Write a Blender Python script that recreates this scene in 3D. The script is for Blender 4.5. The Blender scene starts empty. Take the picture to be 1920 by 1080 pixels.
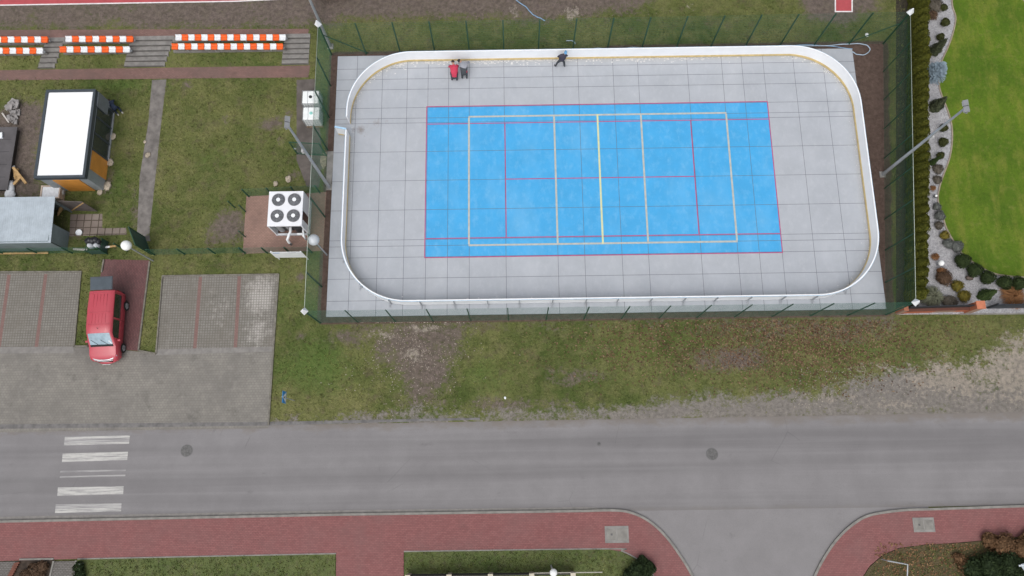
import bpy, bmesh, math, random
import numpy as np
from mathutils import Vector, Matrix, Euler
random.seed(7); RNG = np.random.default_rng(7)
SC = bpy.context.scene
COL = SC.collection
R = math.radians

# ------------------------------------------------------------------ camera
CF = 1412.72
CEUL = (0.2352104, 0.0066715, -0.0132319)
CPOS = (-5.94262, -19.21551, 48.27008)
cam_d = bpy.data.cameras.new('camera'); cam = bpy.data.objects.new('camera', cam_d); COL.objects.link(cam)
cam_d.sensor_width = 36.0; cam_d.lens = CF / 1920 * 36.0
cam_d.clip_start = 0.5; cam_d.clip_end = 2000
cam.location = CPOS; cam.rotation_euler = CEUL
SC.camera = cam

# ------------------------------------------------------------------ sky, sun, exposure (bright overcast)
SUN_EL, SUN_AZ = 62.0, 200.0       # azimuth clockwise from +Y
w = bpy.data.worlds.new('World'); SC.world = w; w.use_nodes = True
nt = w.node_tree; bg = nt.nodes['Background']
sky = nt.nodes.new('ShaderNodeTexSky'); sky.sky_type = 'NISHITA'; sky.sun_disc = False
sky.sun_elevation = R(SUN_EL); sky.sun_rotation = R(SUN_AZ)
sky.air_density = 1.0; sky.dust_density = 4.0; sky.ozone_density = 1.0
hs = nt.nodes.new('ShaderNodeHueSaturation'); hs.inputs['Saturation'].default_value = 0.30
nt.links.new(sky.outputs[0], hs.inputs['Color']); nt.links.new(hs.outputs[0], bg.inputs[0])
bg.inputs[1].default_value = 0.14
sd = bpy.data.lights.new('sun', 'SUN'); so = bpy.data.objects.new('sun', sd); COL.objects.link(so)
sd.energy = 0.95; sd.angle = R(75); sd.color = (1.0, 0.97, 0.93)
sv = Vector((math.sin(R(SUN_AZ)) * math.cos(R(SUN_EL)), math.cos(R(SUN_AZ)) * math.cos(R(SUN_EL)), math.sin(R(SUN_EL))))
so.rotation_euler = sv.to_track_quat('Z', 'Y').to_euler(); so.location = (0, 0, 60)
SC.view_settings.view_transform = 'Standard'; SC.view_settings.look = 'None'
SC.view_settings.gamma = 1.0; SC.view_settings.use_curve_mapping = False
SC.view_settings.exposure = 0.17

# ------------------------------------------------------------------ survey helpers: photo pixel -> point on the plane z
CROT = np.array(Euler(CEUL, 'XYZ').to_matrix()); CP = np.array(CPOS)
GZ = -0.06
def G(px, py, z=GZ):
    d = CROT @ np.array([(px - 960) / CF, -(py - 540) / CF, -1.0]); t = (z - CP[2]) / d[2]
    return Vector((CP[0] + t * d[0], CP[1] + t * d[1], z))
def PX(P):
    v = (np.asarray(P) - CP) @ CROT
    return np.stack([960 + CF * v[:, 0] / -v[:, 2], 540 - CF * v[:, 1] / -v[:, 2]], 1)
def sst(a, b, x):
    t = np.clip((x - a) / (b - a), 0, 1); return t * t * (3 - 2 * t)
def terr(x, y):                                   # the spectators' bank north-west of the rink
    return GZ + 0.72 * np.clip((np.asarray(y, float) - 8.92) / 2.0, 0, 1) * (1 - sst(-20.3, -18.9, x))
def GT(px, py, up=0.0):
    z = GZ
    for _ in range(6):
        q = G(px, py, z + up); z = float(terr(q.x, q.y))
    q = G(px, py, z + up); return q

# ------------------------------------------------------------------ scene tree helpers
def tag(o, label=None, cat=None, group=None, kind=None):
    if label: o['label'] = label
    if cat: o['category'] = cat
    if group: o['group'] = group
    if kind: o['kind'] = kind
    return o
def thing(name, label, cat, loc=(0, 0, 0), rz=0.0, group=None):
    o = bpy.data.objects.new(name, None); COL.objects.link(o); o.location = loc; o.rotation_euler = (0, 0, rz)
    o.empty_display_size = 0.3
    return tag(o, label, cat, group)
def copy_tree(o, parent=None):
    c = o.copy(); COL.objects.link(c)
    if parent: c.parent = parent
    for ch in list(o.children): copy_tree(ch, c)
    return c

class MB:
    def __init__(s): s.v = []; s.f = []; s.m = []; s.sm = []
    def add(s, vs, fs, m=0, smooth=False):
        b = len(s.v); s.v += [tuple(p) for p in vs]
        for f in fs: s.f.append([b + i for i in f]); s.m.append(m); s.sm.append(smooth)
        return s
    def box(s, c, d, rz=0.0, m=0, mat=None):
        hx, hy, hz = d[0] / 2, d[1] / 2, d[2] / 2
        P = [Vector((x * hx, y * hy, z * hz)) for z in (-1, 1) for y in (-1, 1) for x in (-1, 1)]
        M = mat if mat else Matrix.Rotation(rz, 3, 'Z')
        P = [M @ p + Vector(c) for p in P]
        return s.add(P, [(0, 2, 3, 1), (4, 5, 7, 6), (0, 1, 5, 4), (2, 6, 7, 3), (0, 4, 6, 2), (1, 3, 7, 5)], m)
    def bar(s, a, b, wd, ht, m=0):              # rectangular bar from a to b
        a = Vector(a); b = Vector(b); d = b - a
        q = d.to_track_quat('X', 'Z').to_matrix()
        return s.box((a + b) / 2, (d.length, wd, ht), m=m, mat=q)
    def prism(s, poly, z0, z1, m=0):
        n = len(poly); P = [(p[0], p[1], z0) for p in poly] + [(p[0], p[1], z1) for p in poly]
        ar = sum(poly[i][0] * poly[(i + 1) % n][1] - poly[(i + 1) % n][0] * poly[i][1] for i in range(n))
        o = list(range(n)) if ar > 0 else list(range(n))[::-1]
        F = [[n + i for i in o], [i for i in reversed(o)]]
        for k in range(n):
            i, j = o[k], o[(k + 1) % n]; F.append([i, j, n + j, n + i])
        return s.add(P, F, m)
    def face(s, pts, m=0): return s.add(pts, [list(range(len(pts)))], m)
    def cyl(s, a, b, r0, r1=None, n=10, m=0, caps=True, smooth=True):
        r1 = r0 if r1 is None else r1; a = Vector(a); b = Vector(b); d = (b - a)
        q = d.to_track_quat('Z', 'Y').to_matrix()
        P = []
        for (c, r) in ((a, r0), (b, r1)):
            for k in range(n):
                t = 2 * math.pi * k / n; P.append(c + q @ Vector((r * math.cos(t), r * math.sin(t), 0)))
        s.add(P, [(k, (k + 1) % n, n + (k + 1) % n, n + k) for k in range(n)], m, smooth)
        if caps: s.add(P[:n], [list(range(n))[::-1]], m); s.add(P[n:], [list(range(n))], m)
        return s
    def tube(s, pts, r, n=6, m=0):
        pts = [Vector(p) for p in pts]; L = len(pts); P = []
        for i, p in enumerate(pts):
            d = pts[min(i + 1, L - 1)] - pts[max(i - 1, 0)]
            q = d.to_track_quat('Z', 'Y').to_matrix()
            for k in range(n):
                t = 2 * math.pi * k / n; P.append(p + q @ Vector((r * math.cos(t), r * math.sin(t), 0)))
        F = [(i * n + k, i * n + (k + 1) % n, (i + 1) * n + (k + 1) % n, (i + 1) * n + k) for i in range(L - 1) for k in range(n)]
        F += [tuple(range(n))[::-1], tuple((L - 1) * n + k for k in range(n))]
        return s.add(P, F, m, True)
    def ball(s, c, r, nu=14, nv=8, m=0, jit=0.0, z0=-1.0):
        r = (r, r, r) if not hasattr(r, '__len__') else r; P = []; F = []
        for j in range(nv + 1):
            ph = math.pi * j / nv
            for k in range(nu):
                t = 2 * math.pi * k / nu; q = 1 + (random.uniform(-jit, jit) if jit and 0 < j < nv else 0)
                P.append((c[0] + r[0] * q * math.sin(ph) * math.cos(t), c[1] + r[1] * q * math.sin(ph) * math.sin(t),
                          c[2] + r[2] * max(z0, q * math.cos(ph))))
        for j in range(nv):
            for k in range(nu):
                F.append((j * nu + k, (j + 1) * nu + k, (j + 1) * nu + (k + 1) % nu, j * nu + (k + 1) % nu))
        return s.add(P, F, m, True)
    def build(s, name, mats, parent=None, world=True, bevel=0.0):
        me = bpy.data.meshes.new(name)
        mats = mats if isinstance(mats, (list, tuple)) else [mats]
        vs = s.v
        if parent is not None and world:
            loc = Vector((0, 0, 0)); p = parent
            while p is not None: loc = loc + p.location; p = p.parent
            vs = [(a - loc.x, b - loc.y, c - loc.z) for a, b, c in vs]
        me.from_pydata(vs, [], s.f)
        for mt in mats: me.materials.append(mt)
        me.polygons.foreach_set('material_index', s.m); me.polygons.foreach_set('use_smooth', s.sm)
        me.update()
        o = bpy.data.objects.new(name, me); COL.objects.link(o)
        if parent is not None: o.parent = parent
        if bevel:
            b = o.modifiers.new('bevel', 'BEVEL'); b.width = bevel; b.segments = 2; b.limit_method = 'ANGLE'
        return o

# ------------------------------------------------------------------ materials
def node(nt, t, **kw):
    n = nt.nodes.new(t)
    for k, v in kw.items(): setattr(n, k, v)
    return n
def newmat(name):
    m = bpy.data.materials.new(name); m.use_nodes = True
    nt = m.node_tree; b = nt.nodes['Principled BSDF']; return m, nt, b
def pos(nt):
    return node(nt, 'ShaderNodeNewGeometry').outputs['Position']
def noise(nt, P, scale, detail=4, rough=0.6, sx=1, sy=1, off=0):
    mp = node(nt, 'ShaderNodeMapping'); mp.inputs['Scale'].default_value = (sx, sy, 1); mp.inputs['Location'].default_value = (off, off * .7, 0)
    nt.links.new(P, mp.inputs[0])
    n = node(nt, 'ShaderNodeTexNoise'); n.inputs['Scale'].default_value = scale; n.inputs['Detail'].default_value = detail; n.inputs['Roughness'].default_value = rough
    nt.links.new(mp.outputs[0], n.inputs['Vector']); return n.outputs['Fac']
def ramp(nt, f, a, b, c0=(0, 0, 0), c1=(1, 1, 1)):
    r = node(nt, 'ShaderNodeValToRGB'); r.color_ramp.elements[0].position = a; r.color_ramp.elements[1].position = b
    r.color_ramp.elements[0].color = (*c0, 1); r.color_ramp.elements[1].color = (*c1, 1)
    nt.links.new(f, r.inputs[0]); return r.outputs[0]
def mix(nt, f, a, b, mode='MIX'):
    n = node(nt, 'ShaderNodeMix', data_type='RGBA', blend_type=mode)
    for sock, v in ((n.inputs[0], f), (n.inputs[6], a), (n.inputs[7], b)):
        if hasattr(v, 'is_linked'): nt.links.new(v, sock)
        elif isinstance(v, (int, float)): sock.default_value = v
        else: sock.default_value = (*v, 1)
    return n.outputs[2]
def mth(nt, op, a, b=None, c=None):
    n = node(nt, 'ShaderNodeMath', operation=op)
    for i, v in enumerate((a, b, c)):
        if v is None: continue
        if hasattr(v, 'is_linked'): nt.links.new(v, n.inputs[i])
        else: n.inputs[i].default_value = v
    return n.outputs[0]
def bump(nt, b, h, dist=0.02, st=0.6):
    n = node(nt, 'ShaderNodeBump'); n.inputs['Distance'].default_value = dist; n.inputs['Strength'].default_value = st
    nt.links.new(h, n.inputs['Height']); nt.links.new(n.outputs[0], b.inputs['Normal'])
def setc(nt, b, c):
    if hasattr(c, 'is_linked'): nt.links.new(c, b.inputs['Base Color'])
    else: b.inputs['Base Color'].default_value = (*c, 1)
MATS = {}
def M(name, c, rough=0.6, metal=0.0, var=0.12, scale=3.0, spec=0.4):
    if name in MATS: return MATS[name]
    m, nt, b = newmat(name); P = pos(nt)
    f = noise(nt, P, scale, 5)
    g = noise(nt, P, scale * 9, 3, off=5)
    dk = tuple(x * (1 - var) for x in c); lt = tuple(min(1, x * (1 + var)) for x in c)
    col = mix(nt, ramp(nt, f, .35, .65), dk, lt)
    col = mix(nt, mth(nt, 'MULTIPLY', g, var), col, tuple(x * .6 for x in c))
    setc(nt, b, col); b.inputs['Roughness'].default_value = rough; b.inputs['Metallic'].default_value = metal
    b.inputs['Specular IOR Level'].default_value = spec
    MATS[name] = m; return m

def grass_color(nt, P):
    big = noise(nt, P, 0.16, 4, .6); med = noise(nt, P, 0.9, 4, .65, off=11); fine = noise(nt, P, 9.0, 5, .8, off=3)
    c = mix(nt, ramp(nt, big, .38, .64), (.082, .110, .030), (.165, .172, .062))
    c = mix(nt, mth(nt, 'MULTIPLY', ramp(nt, med, .46, .70), .55), c, (.235, .215, .098))
    c = mix(nt, mth(nt, 'MULTIPLY', ramp(nt, noise(nt, P, 1.1, 6, .75, off=23), .53, .68), .75), c, (.130, .105, .068))
    c = mix(nt, mth(nt, 'MULTIPLY', ramp(nt, fine, .44, .72), .72), c, (.040, .050, .016))
    return c
def mat_ground():
    m, nt, b = newmat('meadow_ground'); P = pos(nt)
    a1 = node(nt, 'ShaderNodeAttribute', attribute_name='mask'); s1 = node(nt, 'ShaderNodeSeparateColor'); nt.links.new(a1.outputs['Color'], s1.inputs[0])
    a2 = node(nt, 'ShaderNodeAttribute', attribute_name='maskb'); s2 = node(nt, 'ShaderNodeSeparateColor'); nt.links.new(a2.outputs['Color'], s2.inputs[0])
    n1 = noise(nt, P, 1.3, 6, .72, off=2); n2 = noise(nt, P, 4.0, 5, .7, off=9); n3 = noise(nt, P, 11.0, 4, .75, off=1); n0 = noise(nt, P, .4, 3, .6, off=33)
    def edge(msk, amp=1.35):
        gate = mth(nt, 'MINIMUM', mth(nt, 'MULTIPLY', msk, 3.5), 1.0)
        amp = mth(nt, 'MULTIPLY', gate, amp)
        t = mth(nt, 'ADD', msk, mth(nt, 'MULTIPLY', mth(nt, 'SUBTRACT', n1, .5), amp))
        t = mth(nt, 'ADD', t, mth(nt, 'MULTIPLY', mth(nt, 'SUBTRACT', n2, .5), mth(nt, 'MULTIPLY', amp, .9)))
        t = mth(nt, 'ADD', t, mth(nt, 'MULTIPLY', mth(nt, 'SUBTRACT', n0, .5), mth(nt, 'MULTIPLY', amp, .8)))
        t = mth(nt, 'ADD', t, mth(nt, 'MULTIPLY', mth(nt, 'SUBTRACT', n3, .5), mth(nt, 'MULTIPLY', amp, .8)))
        return ramp(nt, t, .30, .74)
    c = grass_color(nt, P)
    lush = mth(nt, 'MULTIPLY', edge(s2.outputs[2], .9), .7)
    c = mix(nt, lush, c, mix(nt, ramp(nt, n2, .35, .7), (.062, .122, .024), (.118, .165, .044)))
    soil = mix(nt, ramp(nt, n2, .35, .68), (.098, .077, .069), (.190, .152, .132))
    soil = mix(nt, mth(nt, 'MULTIPLY', ramp(nt, n1, .42, .62), .25), soil, (.120, .108, .065))
    soil = mix(nt, mth(nt, 'MULTIPLY', ramp(nt, n3, .58, .72), .5), soil, (.290, .245, .200))
    c = mix(nt, edge(s1.outputs[0]), c, soil)
    grav = mix(nt, ramp(nt, n2, .3, .7), (.150, .137, .125), (.265, .240, .214))
    c = mix(nt, edge(s2.outputs[0], 1.6), c, grav)
    sand = mix(nt, ramp(nt, n2, .35, .7), (.215, .192, .165), (.385, .335, .275))
    c = mix(nt, edge(s1.outputs[1], 2.0), c, sand)
    vor = node(nt, 'ShaderNodeTexVoronoi'); vor.inputs['Scale'].default_value = 9.0; nt.links.new(P, vor.inputs['Vector'])
    lf = mth(nt, 'MULTIPLY', ramp(nt, s1.outputs[2], .25, .8), mth(nt, 'LESS_THAN', vor.outputs['Distance'], .34))
    lf = mth(nt, 'MULTIPLY', lf, ramp(nt, n1, .36, .55))
    vc = node(nt, 'ShaderNodeSeparateColor'); nt.links.new(vor.outputs['Color'], vc.inputs[0])
    c = mix(nt, mth(nt, 'MULTIPLY', lf, .75), c, mix(nt, vc.outputs[0], (.095, .040, .026), (.19, .115, .065)))
    mul = mix(nt, ramp(nt, n2, .3, .7), (.080, .055, .045), (.140, .098, .080))
    c = mix(nt, ramp(nt, s2.outputs[1], .4, .6), c, mul)
    setc(nt, b, c); b.inputs['Roughness'].default_value = .95; b.inputs['Specular IOR Level'].default_value = .15
    bump(nt, b, mth(nt, 'ADD', n3, mth(nt, 'MULTIPLY', n2, 2.0)), .06, .8)
    return m
def mat_tuft(name, lawn=False):
    m, nt, b = newmat(name); P = pos(nt)
    t = node(nt, 'ShaderNodeAttribute', attribute_name='tint').outputs['Fac']
    c = lawn_color(nt, P) if lawn else grass_color(nt, P)
    c = mix(nt, 1.0, c, mix(nt, t, (.70, .72, .70), (1.75, 1.75, 1.5)), 'MULTIPLY')
    setc(nt, b, c); b.inputs['Roughness'].default_value = .8; b.inputs['Specular IOR Level'].default_value = .2
    return m
def lawn_color(nt, P):
    big = noise(nt, P, .35, 4, .6); f = noise(nt, P, 5, 4, .7, off=4); st = noise(nt, P, .8, 4, .6, sx=1.6, sy=.5, off=6)
    c = mix(nt, ramp(nt, big, .36, .66), (.070, .130, .012), (.110, .178, .016))
    c = mix(nt, mth(nt, 'MULTIPLY', ramp(nt, st, .48, .7), .75), c, (.185, .205, .035))
    c = mix(nt, mth(nt, 'MULTIPLY', ramp(nt, f, .45, .75), .55), c, (.058, .090, .012))
    c = mix(nt, mth(nt, 'MULTIPLY', ramp(nt, noise(nt, P, 1.7, 5, .75, off=61), .52, .72), .5), c, (.20, .20, .055)); return c
def mat_lawn():
    m, nt, b = newmat('lawn_grass'); P = pos(nt); setc(nt, b, lawn_color(nt, P)); b.inputs['Roughness'].default_value = .9
    b.inputs['Specular IOR Level'].default_value = .15
    bump(nt, b, noise(nt, P, 14, 3), .05, .7); return m
def mat_asphalt(name, c0, c1, streak=True):
    m, nt, b = newmat(name); P = pos(nt)
    c = mix(nt, ramp(nt, noise(nt, P, .5, 5, .6), .3, .7), c0, c1)
    if streak:
        s = noise(nt, P, 1.0, 3, .5, sx=.02, sy=.75, off=4)
        c = mix(nt, mth(nt, 'MULTIPLY', ramp(nt, s, .40, .66), .48), c, tuple(x * .62 for x in c0))
        s2 = noise(nt, P, 1.0, 3, .6, sx=.05, sy=2.6, off=14)
        c = mix(nt, mth(nt, 'MULTIPLY', ramp(nt, s2, .5, .72), .25), c, tuple(min(1, x * 1.2) for x in c1))
    c = mix(nt, mth(nt, 'MULTIPLY', ramp(nt, noise(nt, P, 22, 3, .8), .42, .75), .28), c, tuple(x * .5 for x in c0))
    sep = node(nt, 'ShaderNodeSeparateXYZ'); nt.links.new(P, sep.inputs[0])
    if streak:
        e1 = mth(nt, 'ADD', mth(nt, 'MULTIPLY', mth(nt, 'ADD', sep.outputs['Y'], 16.95), 1.4), mth(nt, 'MULTIPLY', mth(nt, 'SUBTRACT', noise(nt, P, 1.4, 6, .75, sx=.5, off=71), .5), 2.6))
        c = mix(nt, mth(nt, 'MULTIPLY', ramp(nt, e1, .25, .95), .65), c, (.175, .150, .125))
        e2 = mth(nt, 'ADD', mth(nt, 'MULTIPLY', mth(nt, 'SUBTRACT', -21.45, sep.outputs['Y']), 1.8), mth(nt, 'MULTIPLY', mth(nt, 'SUBTRACT', noise(nt, P, 1.4, 6, .75, sx=.4, off=81), .5), 2.0))
        c = mix(nt, mth(nt, 'MULTIPLY', ramp(nt, e2, .2, .9), .5), c, (.165, .150, .132))
    sp = noise(nt, P, 1.1, 5, .7, sx=.6, off=91)
    c = mix(nt, mth(nt, 'MULTIPLY', ramp(nt, sp, .63, .74), .35), c, tuple(x * .55 for x in c0))
    # hairline cracks
    vo = node(nt, 'ShaderNodeTexVoronoi', feature='DISTANCE_TO_EDGE'); vo.inputs['Scale'].default_value = .16
    wob = mix(nt, .12, P, node(nt, 'ShaderNodeTexNoise').outputs['Color']); nt.links.new(wob, vo.inputs['Vector'])
    ck = mth(nt, 'LESS_THAN', vo.outputs['Distance'], .0022)
    ck = mth(nt, 'MULTIPLY', ck, ramp(nt, noise(nt, P, .3, 2, off=31), .56, .62))
    c = mix(nt, mth(nt, 'MULTIPLY', ck, .22), c, (.08, .08, .08))
    setc(nt, b, c); b.inputs['Roughness'].default_value = .85; b.inputs['Specular IOR Level'].default_value = .25
    bump(nt, b, noise(nt, P, 40, 2), .01, .4); return m
def mat_paver(name, c0, c1, mortar, bw=.2, bh=.1, ms=.012, dirt=(.10, .085, .07), dirtf=.35, stain=False, rot=0.0, offset=.5):
    m, nt, b = newmat(name); P = pos(nt)
    br = node(nt, 'ShaderNodeTexBrick'); br.offset = offset
    br.inputs['Scale'].default_value = 1.0; br.inputs['Brick Width'].default_value = bw; br.inputs['Row Height'].default_value = bh
    br.inputs['Mortar Size'].default_value = ms; br.inputs['Mortar Smooth'].default_value = .2; br.inputs['Bias'].default_value = 0
    br.inputs['Color1'].default_value = (*c0, 1); br.inputs['Color2'].default_value = (*c1, 1); br.inputs['Mortar'].default_value = (*mortar, 1)
    mp = node(nt, 'ShaderNodeMapping'); mp.inputs['Rotation'].default_value = (0, 0, rot); nt.links.new(P, mp.inputs[0]); nt.links.new(mp.outputs[0], br.inputs['Vector'])
    c = br.outputs['Color']
    d1 = noise(nt, P, .45, 5, .65, off=8); d2 = noise(nt, P, 2.2, 5, .7, off=17)
    c = mix(nt, mth(nt, 'MULTIPLY', ramp(nt, d1, .42, .70), dirtf), c, dirt)
    c = mix(nt, mth(nt, 'MULTIPLY', ramp(nt, d2, .5, .72), dirtf * .4), c, tuple(min(1, x * 1.25) for x in c1))
    d3 = noise(nt, P, .8, 6, .75, off=41)
    c = mix(nt, mth(nt, 'MULTIPLY', ramp(nt, d3, .56, .72), dirtf * .6), c, tuple(x * .62 for x in dirt))
    if stain:
        at = node(nt, 'ShaderNodeAttribute', attribute_name='stain').outputs['Fac']
        sf = mth(nt, 'ADD', at, mth(nt, 'MULTIPLY', mth(nt, 'SUBTRACT', d2, .5), 1.3))
        sf = mth(nt, 'ADD', sf, mth(nt, 'MULTIPLY', mth(nt, 'SUBTRACT', noise(nt, P, 7, 4, .7), .5), .9))
        c = mix(nt, mth(nt, 'MULTIPLY', ramp(nt, sf, .35, .85), mth(nt, 'SUBTRACT', 1.0, mth(nt, 'MULTIPLY', br.outputs['Fac'], .6))), c, (.40, .378, .35))
    setc(nt, b, c); b.inputs['Roughness'].default_value = .88; b.inputs['Specular IOR Level'].default_value = .25
    bump(nt, b, mth(nt, 'SUBTRACT', 1.0, br.outputs['Fac']), .01, .5); return m
def mat_rink(name, c, worn, amt):
    m, nt, b = newmat(name); P = pos(nt)
    f = noise(nt, P, .5, 5, .65); g = noise(nt, P, 2.4, 6, .75, sx=1, sy=.6, off=5)
    col = mix(nt, ramp(nt, f, .32, .68), tuple(x * .93 for x in c), tuple(x * 1.05 for x in c))
    col = mix(nt, mth(nt, 'MULTIPLY', ramp(nt, g, .50, .78), amt), col, worn)
    wv = noise(nt, P, .22, 4, .6, sx=1.6, sy=.7, off=51)
    col = mix(nt, mth(nt, 'MULTIPLY', ramp(nt, wv, .50, .70), amt * .55), col, worn)
    # fine scratches
    sc = noise(nt, P, 3.0, 4, .8, sx=.35, sy=7, off=21)
    col = mix(nt, mth(nt, 'MULTIPLY', ramp(nt, sc, .62, .75), amt * .7), col, worn)
    at = node(nt, 'ShaderNodeAttribute', attribute_name='stain').outputs['Fac']
    sf = mth(nt, 'ADD', at, mth(nt, 'MULTIPLY', mth(nt, 'SUBTRACT', g, .5), 1.6))
    col = mix(nt, mth(nt, 'MULTIPLY', ramp(nt, sf, .42, .75), .7), col, (.20, .165, .145))
    setc(nt, b, col); b.inputs['Roughness'].default_value = .55; b.inputs['Specular IOR Level'].default_value = .35
    return m
def mat_leaf(name, c0, c1):
    if name in MATS: return MATS[name]
    m, nt, b = newmat(name); P = pos(nt)
    t = node(nt, 'ShaderNodeAttribute', attribute_name='tint').outputs['Fac']
    oi = node(nt, 'ShaderNodeObjectInfo').outputs['Random']
    c = mix(nt, t, c0, c1)
    c = mix(nt, mth(nt, 'MULTIPLY', oi, .45), c, tuple(x * .7 for x in c1))
    c = mix(nt, mth(nt, 'MULTIPLY', ramp(nt, noise(nt, P, 3.0, 3), .4, .7), .4), c, tuple(x * .75 for x in c0))
    setc(nt, b, c); b.inputs['Roughness'].default_value = .75; b.inputs['Specular IOR Level'].default_value = .2
    MATS[name] = m; return m
def mat_tint(name, cols, rough=.8):
    m, nt, b = newmat(name)
    t = node(nt, 'ShaderNodeAttribute', attribute_name='tint').outputs['Fac']
    r = node(nt, 'ShaderNodeValToRGB'); n = len(cols)
    while len(r.color_ramp.elements) < n: r.color_ramp.elements.new(.5)
    for i, c in enumerate(cols): r.color_ramp.elements[i].position = i / max(1, n - 1); r.color_ramp.elements[i].color = (*c, 1)
    nt.links.new(t, r.inputs[0]); setc(nt, b, r.outputs[0]); b.inputs['Roughness'].default_value = rough
    b.inputs['Specular IOR Level'].default_value = .2; return m
def mat_corrugated(name, c, scale, axis=0):
    m, nt, b = newmat(name); P = pos(nt)
    wv = node(nt, 'ShaderNodeTexWave', bands_direction='X' if axis == 0 else 'Y'); wv.inputs['Scale'].default_value = scale; nt.links.new(P, wv.inputs['Vector'])
    f = noise(nt, P, 1.2, 5, .7)
    col = mix(nt, ramp(nt, f, .35, .7), tuple(x * .85 for x in c), tuple(x * 1.12 for x in c))
    setc(nt, b, col); b.inputs['Roughness'].default_value = .5; b.inputs['Metallic'].default_value = .2
    bump(nt, b, wv.outputs['Fac'], .03, .3); return m

m_white = M('white_paint', (.80, .82, .84), .45, var=.03)
m_board = M('white_board_plastic', (.90, .91, .925), .38, var=.03, scale=1.2)
m_yellow = M('yellow_fringe_tint', (.68, .52, .24), .5, var=.15)  # stands in for the orange lens fringe at the foot of the boards
m_bluefringe = M('pale_blue_fringe_tint', (.42, .64, .84), .45, var=.06)  # stands in for the blue lens fringe along the board tops
m_green = M('green_coated_steel', (.020, .072, .042), .5, var=.1)
m_greenlt = M('green_wire', (.040, .150, .095), .5, var=.1)
m_wirelt = M('pale_edge_wire', (.40, .45, .40), .5)
m_galv = M('galvanised_steel', (.40, .42, .44), .5, .4, var=.1, scale=2)
m_dark = M('dark_plastic', (.03, .032, .036), .5)
m_black = M('black_rubber', (.018, .018, .018), .8)
m_conc = M('weathered_concrete', (.26, .25, .235), .9, var=.22, scale=1.5)
m_conclt = M('pale_kerb_concrete', (.235, .225, .205), .9, var=.2, scale=2)
m_wood = M('raw_timber', (.45, .29, .13), .8, var=.25, scale=6)
m_trunk = M('bark', (.07, .05, .035), .95, var=.3, scale=8)

# ------------------------------------------------------------------ polygon helpers
def sheet(name, pts, z, mat, kind='structure', px=True, attr=None):
    P = [G(a, b, z) for a, b in pts] if px else [Vector((a, b, z)) for a, b in pts]
    ar = sum(P[i].x * P[(i + 1) % len(P)].y - P[(i + 1) % len(P)].x * P[i].y for i in range(len(P)))
    if ar < 0: P = P[::-1]
    o = MB().face(P).build(name, mat); tag(o, kind=kind); return o
def slab(name, pts, z0, z1, mat, kind='structure', px=True):
    P = [G(a, b, z1) for a, b in pts] if px else [Vector((a, b, z1)) for a, b in pts]
    o = MB().prism([(p.x, p.y) for p in P], z0, z1).build(name, mat); tag(o, kind=kind); return o
def inpoly(x, y, poly):
    x = np.asarray(x); y = np.asarray(y); r = np.zeros(x.shape, bool); n = len(poly)
    for i in range(n):
        x0, y0 = poly[i]; x1, y1 = poly[(i + 1) % n]
        if y0 == y1: continue
        c = ((y0 > y) != (y1 > y)) & (x < (x1 - x0) * (y - y0) / (y1 - y0) + x0); r ^= c
    return r
def kerb(name, pts, width, z0, z1, mat, px=True):      # a kerb that follows a line
    P = [G(a, b, z1) for a, b in pts] if px else [Vector((a, b, z1)) for a, b in pts]
    L = []; Rr = []
    for i, p in enumerate(P):
        d = (P[min(i + 1, len(P) - 1)] - P[max(i - 1, 0)]).normalized(); n = Vector((-d.y, d.x, 0)) * width / 2
        L.append(p + n); Rr.append(p - n)
    mb = MB(); n = len(P)
    vs = [(q.x, q.y, z) for z in (z0, z1) for q in L + Rr]
    F = []
    for i in range(n - 1):
        a, b, c, d = i, i + 1, n + i, n + i + 1; t = 2 * n
        F += [(a + t, c + t, d + t, b + t), (a, b, b + t, a + t), (c, c + t, d + t, d)]
    F += [(0, 2 * n, 3 * n, n), (n - 1, 2 * n - 1, 4 * n - 1, 3 * n - 1)]
    o = mb.add(vs, F).build(name, mat); tag(o, kind='structure'); return o
def smooth_line(pts, k=6):
    out = []
    P = [pts[0]] + list(pts) + [pts[-1]]
    for i in range(1, len(P) - 2):
        p0, p1, p2, p3 = [np.array(q, float) for q in P[i - 1:i + 3]]
        for j in range(k):
            t = j / k
            out.append(tuple(.5 * ((2 * p1) + (-p0 + p2) * t + (2 * p0 - 5 * p1 + 4 * p2 - p3) * t * t + (-p0 + 3 * p1 - 3 * p2 + p3) * t ** 3)))
    out.append(tuple(pts[-1])); return out

# ================================================================== SETTING
# ---- paved outlines in survey coordinates (used to keep grass off them too)
LOT = [(-160, 508), (152, 508), (138, 650), (165, 650), (258, 657), (293, 662), (304, 517), (522, 515), (512, 660), (503, 803), (-160, 815)]
REDPATH = [(194, 486), (280, 488), (259, 658), (163, 650)]
SIDE = smooth_line([(1100, 958), (1150, 957), (1182, 961), (1215, 976), (1245, 1002), (1272, 1037), (1298, 1080), (1330, 1150)]) 
SIDER = smooth_line([(1500, 1150), (1526, 1085), (1545, 1047), (1570, 1011), (1600, 983), (1632, 966), (1690, 957), (1740, 955)])
GARDEN_EDGE = smooth_line([(1781, -60), (1784, -20), (1786, 10), (1792, 30), (1791, 45), (1785, 69), (1777, 90), (1767, 112), (1761, 135), (1761, 158), (1766, 178), (1777, 206), (1784, 230), (1786, 255), (1784, 280), (1779, 302), (1770, 326), (1763, 347), (1759, 369), (1762, 388), (1769, 409), (1776, 430), (1792, 458), (1805, 476), (1824, 491), (1845, 504), (1866, 513), (1889, 517), (1930, 520), (2080, 524)])
GARDEN = GARDEN_EDGE + [(2080, 588), (1680, 590), (1690, 300), (1700, -60)]
LAWN = GARDEN_EDGE + [(2080, -60)]
BRICKTOP = [(-160, 57), (580, 54), (577, 66), (-160, 74)]
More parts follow.
